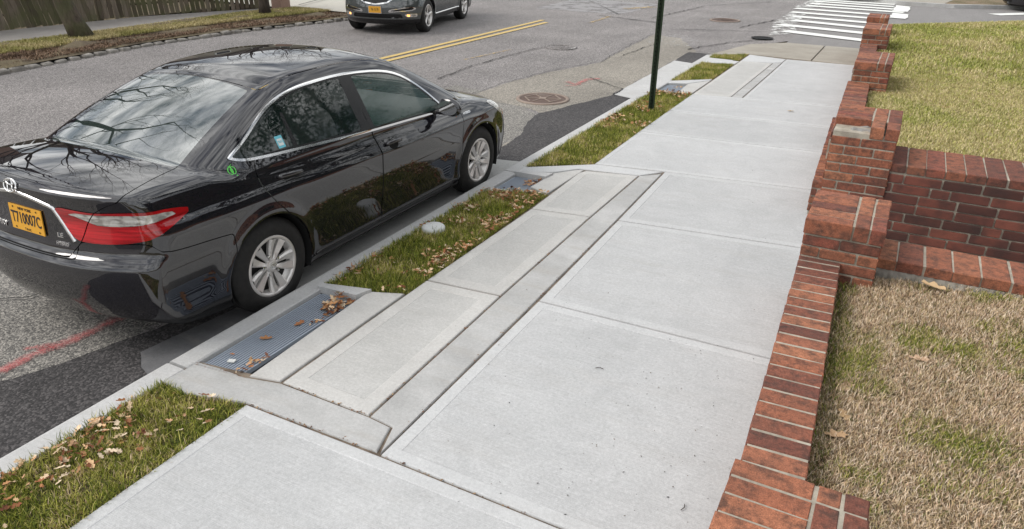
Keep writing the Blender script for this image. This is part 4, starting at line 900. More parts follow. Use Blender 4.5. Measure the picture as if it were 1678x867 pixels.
mobj('roof', [(sx * 4.9, sy * 9.4, 7) for sx, sy in ((-1, -1), (1, -1), (1, 1), (-1, 1))] + [(0, -9.4, 10.5), (0, 9.4, 10.5)], [(0, 1, 4), (2, 3, 5), (1, 2, 5, 4), (3, 0, 4, 5), (3, 2, 1, 0)], M['bark2'], e)
# beyond the side street
mobj('corner_sidewalk', [(-.4, 30.2, -.02), (3.1, 29.3, -.02), (4.3, 29.2, -.02), (5.0, 33, 0), (4.0, 60, 0), (-.4, 60, 0)], [tuple(range(6))], M['conc_beige'], kind='structure')
mobj('corner_grass', [(4.3, 29.2, -.03), (6.2, 29.9, -.03), (14, 33.0, -.03), (30, 40, -.03), (30, 90, 0), (4.5, 60, 0), (5, 33, 0)], [tuple(range(7))], M['lawn_near_base'], kind='structure')
kerb_run('corner_kerb', [(-.4, 30.2), (1.6, 29.9), (3.1, 29.3), (4.6, 29.15), (6.2, 29.9), (14, 33.0)], .16, -.01, -.2, M['conc_old'])
# ================================================================ GREEN POST, CAP
pe = empty('sign_post', (.501, 9.351, -.02), R(35), label='dark green steel post standing in the third grass strip', cat='post')
m = MB()
for x, y, dx, dy in ((0, .018, .045, .005), (-.022, 0, .005, .036), (.022, 0, .005, .036), (-.032, -.018, .022, .005), (.032, -.018, .022, .005)): m.box((x, y, 1.6), (dx, dy, 3.2))
m.obj('channel', M['post_green'], pe)
m = MB()
for k in range(60): m.box((0, .0145, .1 + k * .05), (.013, .003, .018))
m.obj('bolt_holes', M['gap'], pe, kind='stuff')
m = MB(); m.lathe([(.0995, .0), (.098, .028), (.088, .040), (.06, .045), (.001, .046)], 40, 0, 'Z', (.255, 4.29, -.005)); tag(m.obj('cleanout_cap', M['cap_white'], None, True), 'flat round white cap lying in the second grass strip', 'cap')
m = MB(); m.box((0, 0, 0), (.045, .03, .006), 0, .3); o = m.obj('ring_tag', M['cap_white']); o.location = (.30, 2.07, -.02); tag(o, 'small white ring tag lying on the long grate', 'tag')
# ================================================================ CARS
def tab(*p):
    a = np.array(p, float).reshape(-1, 2); X, Y = a[:, 0], a[:, 1]; h = np.diff(X); d = np.diff(Y) / h; m = np.zeros(len(X)); m[0], m[-1] = d[0], d[-1]
    for i in range(1, len(X) - 1):
        if d[i - 1] * d[i] > 0: w1 = 2 * h[i] + h[i - 1]; w2 = h[i] + 2 * h[i - 1]; m[i] = (w1 + w2) / (w1 / d[i - 1] + w2 / d[i])
    def f(x):
        x = np.clip(x, X[0], X[-1]); i = np.clip(np.searchsorted(X, x) - 1, 0, len(X) - 2); t = (x - X[i]) / h[i]
        return ((1 + 2 * t) * (1 - t) ** 2 * Y[i] + t * (1 - t) ** 2 * h[i] * m[i] + t * t * (3 - 2 * t) * Y[i + 1] + t * t * (t - 1) * h[i] * m[i + 1])
    return f
def smax(a, b, k): h = np.maximum(k - np.abs(a - b), 0) / k; return np.maximum(a, b) + h * h * k * .25
def smin(a, b, k): return -smax(-a, -b, k)
s_roof_ = tab(.42, 1.472, .6, 1.510, .8, 1.526, 1.15, 1.535, 1.5, 1.515, 1.75, 1.465, 2.0, 1.36, 2.3, 1.215, 2.6, 1.06, 2.8, .95)
s_roof = lambda y: np.where(y < .42, 1.118 + .535 * (np.maximum(y, -.7) + .42) - .135 * (np.maximum(y, -.7) + .42) ** 2, s_roof_(y))
s_deck = tab(-1.06, 1.055, -1.0, 1.095, -.9, 1.115, -.6, 1.13, -.4, 1.125, -.15, 1.08, .1, 1.045, .6, 1.02, 1.4, .995, 2.2, .975, 2.6, .99, 2.9, .955, 3.2, .895, 3.45, .825, 3.6, .76, 3.76, .66)
s_W = tab(-1.08, .87, -.9, .892, -.6, .905, -.2, .914, 1.2, .912, 2.775, .912, 3.1, .90, 3.4, .87, 3.6, .82, 3.76, .74)
s_prof = tab(.12, -.12, .18, -.075, .23, -.05, .27, -.033, .36, -.030, .5, -.014, .62, -.004, .74, 0, .815, .002, .85, -.010, .90, -.036, .96, -.050, 1.02, -.064, 1.1, -.10, 1.2, -.2)
s_rear = tab(.15, -.84, .24, -.92, .32, -.99, .46, -1.06, .60, -1.078, .65, -1.074, .69, -1.052, .73, -1.020, .80, -1.008, .95, -1.0, 1.03, -1.012, 1.075, -1.03, 1.13, -1.0)
s_front = tab(.15, 3.58, .3, 3.70, .45, 3.75, .6, 3.73, .72, 3.67, .8, 3.58, .9, 3.4)
def F_sedan(P):
    x = np.abs(P[..., 0]); y = P[..., 1]; z = P[..., 2]
    cz = .80 + .055 * np.clip((1.6 - y) / 2.4, 0, 1)
    hw = s_W(y) + s_prof(z - (cz - .83) * np.clip((z - .4) / .4, 0, 1))
    for yc in (0, 2.775):
        r = np.hypot(y - yc, z - .335); hw = hw + .017 * np.exp(-((r - .39) / .05) ** 2)
    lo = smax(x - hw, z - (s_deck(y) - .05 * (x / .8) ** 2), .07)
    lo = smax(lo, (.16 + .10 * np.clip((-y - .45) / .5, 0, 1)) - z, .05)
    lo = smax(lo, (s_rear(z) + .20 * (x / .86) ** 2.6) - y, .06)
    lo = smax(lo, y - (s_front(z) - .34 * (x / .84) ** 2.4), .08)
    gw = .845 - .50 * np.maximum(z - 1.0, 0) - .06 * np.clip(-y / .5, 0, 1) ** 1.5 - .04 * np.clip((y - 1.9) / .7, 0, 1)
    g = smax((x - gw) * .9, (z - (s_roof(y) - .045 * (x / .6) ** 2)) * .95, .085)
    g = smax(g, np.maximum(np.maximum(-.6 - y, y - 2.75), .7 - z), .02)
    return smin(lo, g, .02)
# SUV
v_roof = tab(-1.0, 1.25, -.8, 1.45, -.5, 1.64, 0, 1.71, .8, 1.73, 1.4, 1.71, 1.8, 1.62, 2.2, 1.40, 2.6, 1.17, 2.75, 1.08)
v_deck = tab(-1.05, 1.1, -.5, 1.14, 1.5, 1.12, 2.4, 1.10, 2.9, 1.08, 3.3, 1.02, 3.5, .93, 3.62, .84)
v_W = tab(-1.1, .93, -.6, .985, 0, .995, 2.75, .995, 3.1, .98, 3.4, .93, 3.6, .84)
v_prof = tab(.2, -.10, .30, -.05, .42, -.03, .6, -.005, .78, 0, .92, -.01, 1.05, -.04, 1.2, -.09)
v_rear = tab(.25, -.98, .5, -1.07, .8, -1.08, 1.2, -1.02, 1.5, -.9)
v_front = tab(.18, 3.46, .30, 3.56, .46, 3.62, .60, 3.63, .72, 3.60, .85, 3.54, 1.0, 3.40)
def F_suv(P):
    x = np.abs(P[..., 0]); y = P[..., 1]; z = P[..., 2]; hw = v_W(y) + v_prof(z)
    for yc in (0, 2.75):
        r = np.hypot(y - yc, z - .38); hw = hw + .025 * np.exp(-((r - .44) / .06) ** 2)
    lo = smax(x - hw, z - (v_deck(y) - .05 * (x / .9) ** 2), .08); lo = smax(lo, .22 - z, .05)
    lo = smax(lo, (v_rear(z) + .18 * (x / .95) ** 2.6) - y, .06); lo = smax(lo, y - (v_front(z) - .36 * (x / .92) ** 2.6), .07)
    gw = .93 - .42 * np.maximum(z - 1.1, 0)
    g = smax((x - gw) * .9, (z - (v_roof(y) - .04 * (x / .6) ** 2)) * .95, .09); g = smax(g, np.maximum(np.maximum(-1.02 - y, y - 2.7), .8 - z), .02)
    return smin(lo, g, .02)
def grad(F, P, e=.004):
    G = np.stack([(F(P + d) - F(P - d)) for d in np.eye(3) * e], -1); return G / np.maximum(np.linalg.norm(G, axis=-1, keepdims=True), 1e-9)
def shell(F, ya, yb, zc, nf=72, nm=112, fine=((-2, 12), (24, 33)), st=1.25):
    el = []; v = -88.5
    while v < 88.6: el.append(math.radians(v)); v += st * (.5 if any(a <= v <= b for a, b in fine) else 1.)
    el = np.array(el); az = [(1, yb if False else y, 0.) for y in np.linspace(ya, yb, nm)]
    loop = [(y, 0.) for y in np.linspace(ya, yb, nm)] + [(yb, t) for t in np.linspace(0, math.pi, nf)[1:-1]] + [(y, math.pi) for y in np.linspace(yb, ya, nm)] + [(ya, t) for t in np.linspace(math.pi, 2 * math.pi, nf)[1:-1]]
    O, D = [], []
    for y0, ph in loop:
        O.append(np.repeat(np.array([[0, y0, zc]]), len(el), 0)); D.append(np.stack([np.cos(el) * math.cos(ph), np.cos(el) * math.sin(ph), np.sin(el)], 1))
    O = np.concatenate(O); D = np.concatenate(D); n = len(O); lo = np.full(n, .05); hi = np.full(n, -1.); t = np.full(n, .05)
    for i in range(44):
        t = t + .05; f = F(O + D * t[:, None]); nw = (f > 0) & (hi < 0); hi[nw] = t[nw]; lo[(hi < 0)] = t[hi < 0]
    hi[hi < 0] = 2.2
    for i in range(14):
        m = (lo + hi) / 2; f = F(O + D * m[:, None]); hi = np.where(f > 0, m, hi); lo = np.where(f > 0, lo, m)
    V = O + D * ((lo + hi) / 2)[:, None]; nv = len(el); nl = len(loop)
    q = [(i * nv + j, ((i + 1) % nl) * nv + j, ((i + 1) % nl) * nv + j + 1, i * nv + j + 1) for i in range(nl) for j in range(nv - 1)]
    b = len(V); # close the roof seam: bridge right and left rows over the centre line
    def row(k, j): return k * nv + j
    for j in (nv - 1,):
        for k in range(nm - 1): q.append((row(k, j), row(k + 1, j), row(nm + nf - 2 + nm - 2 - k, j), row(nm + nf - 2 + nm - 1 - k, j)))
        q.append(tuple(row(nm - 1 + i, j) for i in range(nf))); q.append(tuple([row(nm + nf - 2 + nm - 1 + i, j) for i in range(nf - 1)] + [row(0, j)]))
    return V, q
class Clip:
    def __init__(s, V, Q): s.V = [tuple(v) for v in V]; s.arr = np.array(s.V); s.Q = Q
    def val(s, f): s.arr = np.array(s.V); return f(s.arr)
    def split(s, Q, f, lvl=0.):
        d = s.val(f) - lvl; ins, outs = [], []; cache = {}; d = d.tolist(); V = s.V
        for q in Q:
            sg = [d[i] < 0 for i in q]
            if all(sg): ins.append(q); continue
            if not any(sg): outs.append(q); continue
            a, b = [], []
            for k in range(len(q)):
                i, j = q[k], q[(k + 1) % len(q)]
                (a if sg[k] else b).append(i)
                if sg[k] != sg[(k + 1) % len(q)]:
                    key = (min(i, j), max(i, j))
                    if key not in cache:
                        t = d[key[0]] / (d[key[0]] - d[key[1]]); p, r = V[key[0]], V[key[1]]; cache[key] = len(V); V.append(tuple(p[c] + (r[c] - p[c]) * t for c in range(3)))
                    a.append(cache[key]); b.append(cache[key])
            if len(a) > 2: ins.append(tuple(a))
            if len(b) > 2: outs.append(tuple(b))
        return ins, outs
def sdf_poly(P):
    P = np.array(P, float)
    def f(a, b):
        d = np.full(a.shape, 1e9); n = len(P)
        for i in range(n):
            x0, y0 = P[i]; x1, y1 = P[(i + 1) % n]; ex, ey = x1 - x0, y1 - y0; t = np.clip(((a - x0) * ex + (b - y0) * ey) / (ex * ex + ey * ey + 1e-12), 0, 1); d = np.minimum(d, np.hypot(a - x0 - t * ex, b - y0 - t * ey))
        return np.where(pip(a, b, [tuple(p) for p in P]), -d, d)
    return f
def crv(P, closed=True, n=5):
    P = [Vector((*p, 0)) for p in P]; o = []; m = len(P)
    for i in range(m):
        p0, p1, p2, p3 = P[i - 1], P[i], P[(i + 1) % m], P[(i + 2) % m]
        for k in range(n):
            t = k / n; q = .5 * ((2 * p1) + (p2 - p0) * t + (2 * p0 - 5 * p1 + 4 * p2 - p3) * t * t + (3 * p1 - p0 - 3 * p2 + p3) * t ** 3); o.append((q.x, q.y))
    return o
LR = {'window_surround', 'quarter_window', 'rear_door_window', 'front_door_window', 'window_divider', 'pillar_gap', 'window_pillar', 'tail_lamp', 'reverse_lamp', 'headlight', 'side_marker', 'side_window'}
def part_from(C, Q, F, name, mat, parent, off=0., smooth=True):
    if not Q: return None
    if name in LR:
        a = [q for q in Q if C.V[q[0]][0] > 0]; b = [q for q in Q if C.V[q[0]][0] <= 0]
        if a and b: part1(C, a, F, name, mat, parent, off); return part1(C, b, F, name, mat, parent, off)
    return part1(C, Q, F, name, mat, parent, off)
def part1(C, Q, F, name, mat, parent, off=0., smooth=True):
    idx = sorted({i for q in Q for i in q}); mp_ = {i: k for k, i in enumerate(idx)}; V = np.array([C.V[i] for i in idx]); N = grad(F, V); V2 = V + N * off
    lp, ct = [], []
    for q in Q: lp += [mp_[i] for i in q]; ct.append(len(q))
    me = bpy.data.meshes.new(name); me.vertices.add(len(V2)); me.vertices.foreach_set('co', V2.astype(np.float32).ravel()); me.loops.add(len(lp)); me.loops.foreach_set('vertex_index', np.array(lp, np.int32))
    me.polygons.add(len(ct)); me.polygons.foreach_set('loop_start', np.concatenate([[0], np.cumsum(ct)[:-1]]).astype(np.int32)); me.materials.append(mat); me.polygons.foreach_set('use_smooth', [True] * len(ct)); me.update(calc_edges=True)
    me.normals_split_custom_set_from_vertices([tuple(n) for n in N])
    o = bpy.data.objects.new(name, me); o.parent = parent
    if name == 'panel_gap': o['kind'] = 'stuff'
    return link(o)
def surf(F, p, d):      # walk from outside point p along d to the surface
    d = np.array(d, float); d /= np.linalg.norm(d); t = np.arange(0, 1.6, .002); P = np.array(p) + t[:, None] * d; f = F(P); i = int(np.argmax(f < 0)); q = P[i]; return Vector(q), Vector(grad(F, q[None])[0])
def frame_at(F, p, d, up=(0, 0, 1), off=.003):
    q, n = surf(F, p, d); x = Vector(up).cross(n).normalized(); y = n.cross(x); m = Matrix((x, y, n)).transposed().to_4x4(); m.translation = q + n * off; return m
def ribbon_on(F, pts, w, h, name, mat, parent, smooth=True):
    """raised moulding along 3D surface points"""
    P = np.array(pts); N = grad(F, P); V = []; Fc = []
    for i in range(len(P)):
        d = P[min(i + 1, len(P) - 1)] - P[max(i - 1, 0)]; d /= np.linalg.norm(d) + 1e-9; s = np.cross(d, N[i]); s /= np.linalg.norm(s) + 1e-9
        for a, b in ((-.5, -.002), (-.46, h * .6), (-.2, h), (.2, h), (.46, h * .6), (.5, -.002)): V.append(P[i] + s * a * w + N[i] * b)
    for i in range(len(P) - 1):
        for k in range(5): Fc.append((i * 6 + k, i * 6 + k + 1, i * 6 + k + 7, i * 6 + k + 6))
    return mobj(name, V, Fc, mat, parent, None, smooth)
def proj_side(F, pts, x0=1.3):
    return [tuple(surf(F, (x0, y, z), (-1, 0, 0))[0]) for y, z in pts]
def resample(P, step=.03):
    o = []
    for i in range(len(P) - 1):
        a, b = Vector((*P[i], 0)), Vector((*P[i + 1], 0)); m = max(1, int((b - a).length / step)); o += [tuple((a + (b - a) * j / m)[:2]) for j in range(m)]
    return o + [tuple(P[-1])]
# ---- wheels
def wheel(parent, c, side, r, rw, rr, style, wid=.215, steer=0.):
    """tyre outer radius r, rim radius rr; parts: tyre, rim(>spokes) ... side +1 right"""
    e = bpy.data.objects.new('wheel', None); e.parent = parent; e.location = c; e.rotation_euler = (0, 0, (0 if side > 0 else math.pi) + steer); e.empty_display_size = .1; link(e)
    m = MB(); h = wid / 2
    prof = [(rr - .01, h - .055), (rr + .002, h - .012), (rr + .012, h - .001), (rr + .03, h + .004), (rr + (r - rr) * .55, h + .002), (r - .022, h - .016), (r - .006, h - .032)]
    for k in range(5):
        x = h - .040 - k * (wid - .08) / 5; prof += [(r, x), (r, x - (wid - .08) / 5 + .008), (r - .007, x - (wid - .08) / 5 + .006), (r - .007, x - (wid - .08) / 5 + .002)]
    prof += [(r - .006, -h + .032), (r - .022, -h + .016), (rr + .02, -h), (rr - .01, -h + .04)]
    m.lathe(prof, 64); m.obj('tyre', M['rubber'], e, True)
    m = MB(); m.lathe([(rr + .004, h - .010), (rr - .004, h - .004), (rr - .018, h - .008), (rr - .024, h - .022), (rr - .03, h - .07), (.06, h - .085), (.001, h - .085)], 64, 0); rim = m.obj('rim', M['rim'], e, True)
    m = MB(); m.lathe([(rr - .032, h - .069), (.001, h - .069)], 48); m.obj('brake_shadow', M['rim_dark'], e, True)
    m = MB(); n = 10 if style == 10 else 5
    for i in range(n):
        a0 = 2 * math.pi * i / n + .2; tw = (.10 if i % 2 else -.10) if n == 10 else 0
        w0, w1 = (.011, .034) if n == 10 else (.030, .034)
        rows = []
        for t in (0, .35, .7, 1.):
            rad = .040 + (rr - .022 - .040) * t; an = a0 + tw * (t - .15); w = w0 + (w1 - w0) * t; zr = h - .030 + .018 * t - .006 * math.sin(t * 3.14)
            ca, sa = math.cos(an), math.sin(an); tx, ty = -sa, ca; ridge = -.5 if i % 2 else .5
            if n == 5: ridge = 0
            rows.append([(zr - .022, rad * ca - tx * w, rad * sa - ty * w), (zr - .004, rad * ca - tx * w * .96, rad * sa - ty * w * .96), (zr + .008, rad * ca + tx * w * ridge, rad * sa + ty * w * ridge), (zr - .004, rad * ca + tx * w * .96, rad * sa + ty * w * .96), (zr - .022, rad * ca + tx * w, rad * sa + ty * w)])
        V = [p for r_ in rows for p in r_]; m.add(V, [(q * 5 + k, q * 5 + k + 1, q * 5 + k + 6, q * 5 + k + 5) for q in range(3) for k in range(4)])
    m.lathe([(.050, h - .040), (.046, h - .022), (.036, h - .018), (.034, h - .012), (.001, h - .010)], 28)
    o = m.obj('spokes', M['rim'], rim)
    m = MB()
    for k in range(5):
        t = 2 * math.pi * k / 5 + .5; m.lathe([(.010, h - .05), (.010, h - .020), (.001, h - .019)], 6, 0, 'X', (0, .072 * math.cos(t), .072 * math.sin(t)))
    tag(m.obj('lug_nuts', M['chrome'], rim), kind='stuff')
    if style == 10:
        m = MB()
        for a, b in ((.026, .018), (.010, .017), (.017, .007)): m.tube([(h - .008, a * math.cos(t), b * math.sin(t)) for t in np.linspace(0, 2 * math.pi, 25)], .0016, 5)
        m.obj('emblem', M['chrome'], rim)
    return e
def ellipses(F, mtx, s, parent, mat):
    m = MB()
    for a, b, cy in ((1., .66, 0), (.38, .64, 0), (.66, .26, .34)):
        pts = [mtx @ Vector((a * s * math.cos(t), cy * s + b * s * math.sin(t), .003)) for t in np.linspace(0, 2 * math.pi, 33)]; m.tube(pts, s * .09, 6)
    return m.obj('emblem', mat, parent, True)
A_ = np.abs
def build_sedan(loc, rz, label, deco=True):
    F = F_sedan; e = empty('parked_car', loc, rz, label=label, cat='car'); V, Q = shell(F, -.15, 2.95, .6); C = Clip(V, Q); X, Y, Z = (lambda a: A_(a[:, 0])), (lambda a: a[:, 1]), (lambda a: a[:, 2])
    for yc in (0, 2.775):
        _, Q = C.split(Q, lambda a: np.maximum(np.hypot(a[:, 1] - yc, a[:, 2] - .335) - .372, .50 - X(a)))
    pieces = {}
    # side window opening
    DLO = crv([(-.145, 1.115), (-.125, 1.095), (.03, 1.058), (.6, 1.018), (1.22, .980), (1.8, .952), (2.20, .925), (2.262, .918), (2.275, .935), (2.18, 1.02), (2.02, 1.165), (1.81, 1.30), (1.57, 1.372), (1.16, 1.412), (.75, 1.408), (.52, 1.385), (.36, 1.345), (.21, 1.285), (.045, 1.20), (-.10, 1.135)], n=3)
    dl = sdf_poly(DLO); side = lambda a: dl(a[:, 1], a[:, 2]) + np.where(X(a) < .5, 5., 0)
    D, Q = C.split(Q, side, 0.); chrome, D = C.split(D, lambda a: -side(a), .020) if False else (None, D)
    D, chrome = C.split(D, side, -.016)
    part_from(C, chrome, F, 'window_surround', M['chrome'], e, .006)
    qg = sdf_poly([(-.3, 1.0), (.035, 1.0), (.505, 1.40), (.0, 1.40)]); g1, D = C.split(D, lambda a: qg(a[:, 1], a[:, 2]))
    part_from(C, g1, F, 'quarter_window', M['glass'], e)
    rg = sdf_poly([(.085, .9), (1.098, .9), (1.088, 1.5), (.60, 1.5), (.085, 1.06)]); g2, D = C.split(D, lambda a: np.maximum(rg(a[:, 1], a[:, 2]), side(a) + .028))
    bar = sdf_poly([(.405, 1.28), (.435, 1.29), (.432, .9), (.388, .9)]); barq, g2 = C.split(g2, lambda a: bar(a[:, 1], a[:, 2]))
    part_from(C, g2, F, 'rear_door_window', M['glass'], e); part_from(C, barq, F, 'window_divider', M['black_trim'], e, .003)
    fg = sdf_poly([(1.252, .9), (2.40, .9), (2.40, 1.5), (1.225, 1.5)]); g3, D = C.split(D, lambda a: np.maximum(fg(a[:, 1], a[:, 2]), side(a) + .028))
    part_from(C, g3, F, 'front_door_window', M['glass_front'], e)
    pg = sdf_poly([(1.16, 1.6), (1.166, 1.6), (1.205, .9), (1.199, .9)]); gp, D = C.split(D, lambda a: pg(a[:, 1], a[:, 2])); part_from(C, gp, F, 'pillar_gap', M['gap'], e, -.004)
    part_from(C, D, F, 'window_pillar', M['black_trim'], e, .002)
    # rear glass and windscreen
    def rw(a): xx = X(a); y = a[:, 1]; yb = -.455 + .17 * xx ** 2; yt = .365 - .09 * xx ** 2; xl = .615 - .10 * (y + .4) / .75; return np.maximum(np.maximum(yb - y, y - yt), np.maximum(xx - xl, 1.0 - a[:, 2]))
    g, Q = C.split(Q, rw); gi, gb = C.split(g, rw, -.045); part_from(C, gi, F, 'rear_window', M['glass_rear'], e); part_from(C, gb, F, 'rear_window_border', M['glass_rear'], e, -.0005)
    def ww(a): xx = X(a); y = a[:, 1]; yb = 2.64 - .22 * xx ** 2; yt = 1.70 - .10 * xx ** 2; xl = .60 + .15 * (y - 1.7) / .9; return np.maximum(np.maximum(yt - y, y - yb), np.maximum(xx - xl, .95 - a[:, 2]))
    g, Q = C.split(Q, ww); gi, gb = C.split(g, ww, -.035); part_from(C, gi, F, 'windscreen', M['glass_front'], e); part_from(C, gb, F, 'windscreen_border', M['black_trim'], e, .001)
    # roof ditch grooves
    def rg_(a): xx = X(a); return np.maximum(A_(xx - (.575 + .012 * (a[:, 1] - .35))) - .004, np.maximum(.36 - a[:, 1], np.maximum(a[:, 1] - 1.72, 1.2 - a[:, 2])))
    roofin = lambda a: np.maximum(X(a) - (.568 + .012 * (a[:, 1] - .35)), np.maximum(.372 - a[:, 1], np.maximum(a[:, 1] - 1.695, 1.2 - a[:, 2])))
    rf, Q = C.split(Q, roofin, -.003); gapq, Q = C.split(Q, roofin, .004); gaps = gapq; part_from(C, rf, F, 'roof', M['paint_black'], e)
    # tail lamps
    TL = crv([(-1.552, .978), (-1.243, .974), (-.93, .988), (-.70, .972), (-.548, .940), (-.552, .922), (-.60, .900), (-.70, .868), (-.815, .832), (-.93, .812), (-1.06, .800), (-1.25, .792), (-1.40, .800), (-1.44, .828)], n=3)
    tl = sdf_poly(TL); S = lambda a: a[:, 1] + X(a) - .87
    lamp, Q = C.split(Q, lambda a: tl(S(a), a[:, 2]) + np.where((a[:, 1] > -.45), 5., 0))
    xr = tab(.60, .36, .70, .385, .80, .465, .97, .573, 1.01, .64, 1.045, .72, 1.06, .80, 1.2, .95)
    def lid(a): xx = X(a); xl = np.minimum(.625 + (-.41 - a[:, 1]) * .26, xr(a[:, 2])); return np.maximum(xx - xl, np.maximum(a[:, 1] + .445 - .17 * xx ** 2, .700 - a[:, 2]))
    li, lo_ = C.split(lamp, lid, -.003); lg, lo_ = C.split(lo_, lid, .004); gaps = gaps + lg
    wb = sdf_poly(crv([(-1.50, .964), (-1.245, .962), (-1.10, .966), (-.90, .970), (-.70, .957), (-.59, .940), (-.66, .928), (-.818, .918), (-1.008, .903), (-1.22, .902), (-1.30, .925), (-1.44, .950)], n=2))
    wf = lambda a: wb(S(a), a[:, 2])
    inner = {}
    for nm, q in (('a', li), ('b', lo_)):
        w, r_ = C.split(q, wf); part_from(C, r_, F, 'tail_lamp', M['red_lens'], e, .004); o = part_from(C, w, F, 'reverse_lamp', M['clear_lens'], e, .002)
    # trunk lid
    t, Q = C.split(Q, lid, -.003); gq, Q = C.split(Q, lid, .004); gaps = gaps + gq
    part_from(C, t, F, 'trunk_lid', M['paint_black'], e)
    # head lamps
    hl = sdf_poly(crv([(2.98, .862), (3.2, .850), (3.55, .800), (3.95, .745), (3.98, .68), (3.6, .665), (3.3, .685), (3.12, .745)], n=3)); T = lambda a: a[:, 1] - X(a) + .87
    h, Q = C.split(Q, lambda a: hl(T(a), a[:, 2]) + np.where(a[:, 1] < 2.8, 5, 0)); am, h = C.split(h, lambda a: np.maximum(A_(T(a) - 3.33) - .07, A_(a[:, 2] - .715) - .028)); part_from(C, h, F, 'headlight', M['clear_lens'], e, .003); part_from(C, am, F, 'side_marker', M['amber'], e, .004)
    gr = sdf_poly([(-.42, .63), (.42, .63), (.52, .40), (.45, .27), (-.45, .27), (-.52, .40)]); gq2, Q = C.split(Q, lambda a: gr(a[:, 0], a[:, 2]) + np.where(a[:, 1] < 3.4, 5, 0)); part_from(C, gq2, F, 'grille', M['black_matte'], e, -.01)
    # doors
    RD = sdf_poly(crv([(.028, 1.15), (.030, 1.06), (.003, .98), (.025, .87), (.092, .765), (.25, .575), (.36, .40), (.385, .30), (.42, .245), (.8, .235), (1.172, .235), (1.205, .30), (1.222, .45), (1.232, .80), (1.212, .95), (1.200, 1.0), (1.19, 1.15)], n=3))
    FD = sdf_poly(crv([(1.20, 1.15), (1.205, 1.0), (1.217, .95), (1.237, .80), (1.227, .45), (1.211, .30), (1.18, .235), (1.7, .225), (2.30, .215), (2.37, .25), (2.405, .40), (2.44, .62), (2.468, .82), (2.44, .90), (2.28, .955), (2.2, 1.0), (2.0, 1.1)], n=3))
    for f, nm in ((RD, 'rear_door'), (FD, 'front_door')):
        ff = lambda a, f=f: f(a[:, 1], a[:, 2]) + np.where((X(a) < .6) | (a[:, 2] > 1.09), 5, 0)
        d, Q = C.split(Q, ff, -.0035); gq, Q = C.split(Q, ff, .0035); gaps = gaps + gq
        for s_ in (1, -1): part_from(C, [q for q in d if (C.V[q[0]][0] > 0) == (s_ > 0)], F, nm, M['paint_black'], e)
    # bonnet
    def hood(a): xx = X(a); xl = .70 + .07 * np.clip((a[:, 1] - 2.6) / .5, 0, 1) - .10 * np.clip((a[:, 1] - 3.15) / .4, 0, 1); return np.maximum(xx - xl, np.maximum(2.66 - .2 * xx ** 2 - a[:, 1], np.maximum(a[:, 1] - (3.60 - .30 * (xx / .8) ** 2.4), .7 - a[:, 2])))
    h, Q = C.split(Q, hood, -.003); gq, Q = C.split(Q, hood, .004); gaps = gaps + gq; part_from(C, h, F, 'bonnet', M['paint_black'], e)
    # rear bumper cover
    zb = tab(-1.9, .690, -1.46, .692, -1.40, .78, -1.30, .80, -1.0, .80, -.86, .80, -.80, .765, -.76, .748, -.34, .70, 0, .66)
    bump = lambda a: np.maximum(a[:, 2] - zb(S(a)), a[:, 1] + .30)
    b, Q = C.split(Q, bump, -.003); gq, Q = C.split(Q, bump, .003); gaps = gaps + gq; low, b = C.split(b, lambda a: a[:, 2] - .30 - .0 * a[:, 1], 0); part_from(C, b, F, 'rear_bumper', M['paint_black'], e); part_from(C, low, F, 'bumper_valance', M['black_trim'], e, -.002)
    part_from(C, gaps, F, 'panel_gap', M['gap'], e, -.008)
    low, Q = C.split(Q, lambda a: a[:, 2] - .20); part_from(C, low, F, 'underbody', M['black_matte'], e)
    part_from(C, Q, F, 'body', M['paint_black'], e)
    # wheel housings
    for yc in (0, 2.775):
        for s in (1, -1):
            m = MB(); n = 40; V = []
            for x in (.52, .905 if yc == 0 else .905):
                for k in range(n + 1): t = math.pi * (-.12 + 1.24 * k / n); rr_ = .372 - (.0 if x > .6 else 0); V.append((s * x * (1 if x > .6 else 1), yc + rr_ * math.cos(t), .335 + rr_ * math.sin(t)))
            V = [(v[0] * .985 if abs(v[0]) > .6 else v[0], v[1], v[2]) for v in V]
            m.add(V, [(k, k + 1, n + 2 + k, n + 1 + k) for k in range(n)]); m.add([V[k] for k in range(n + 1)], [tuple(range(n + 1))]); m.obj('wheel_housing', M['black_matte'], e, True)
            wheel(e, (s * .792, yc, .335), s, .335, 0, .212, 10)
    # mirrors
    for s in (1, -1):
        m = MB(); V = []; nu, nv = 12, 18
        for i in range(nu + 1):
            for k in range(nv):
                t, p = math.pi * i / nu, 2 * math.pi * k / nv; x, y, z = math.sin(t) * math.cos(p), -math.cos(t), math.sin(t) * math.sin(p); y = y * (1.0 if y > 0 else .45)
                V.append((s * (.985 + .115 * x - .02 * y), 2.12 + .085 * y, 1.0 + .078 * z - .01 * x))
        m.add(V, [(i * nv + k, i * nv + (k + 1) % nv, (i + 1) * nv + (k + 1) % nv, (i + 1) * nv + k) for i in range(nu) for k in range(nv)]); mh = m.obj('door_mirror', M['paint_black'], e, True)
        m = MB(); m.add([(s * (.985 + .095 * math.cos(t)), 2.078, 1.0 + .062 * math.sin(t)) for t in np.linspace(0, 6.283, 25)[:-1]], [tuple(range(24))]); m.obj('mirror_glass', M['chrome'], mh)
        m = MB(); m.box((s * .90, 2.13, .945), (.13, .06, .035), 0, 0, 1, .01); m.obj('mirror_arm', M['black_trim'], mh)
        m = MB(); m.tube([(s * (.93 + .0 * k), 2.14 - .0, .925) if k == 0 else (s * 1.06, 2.10, .932) for k in (0, 1)], .006, 6); m.obj('mirror_strip', M['chrome'], mh)
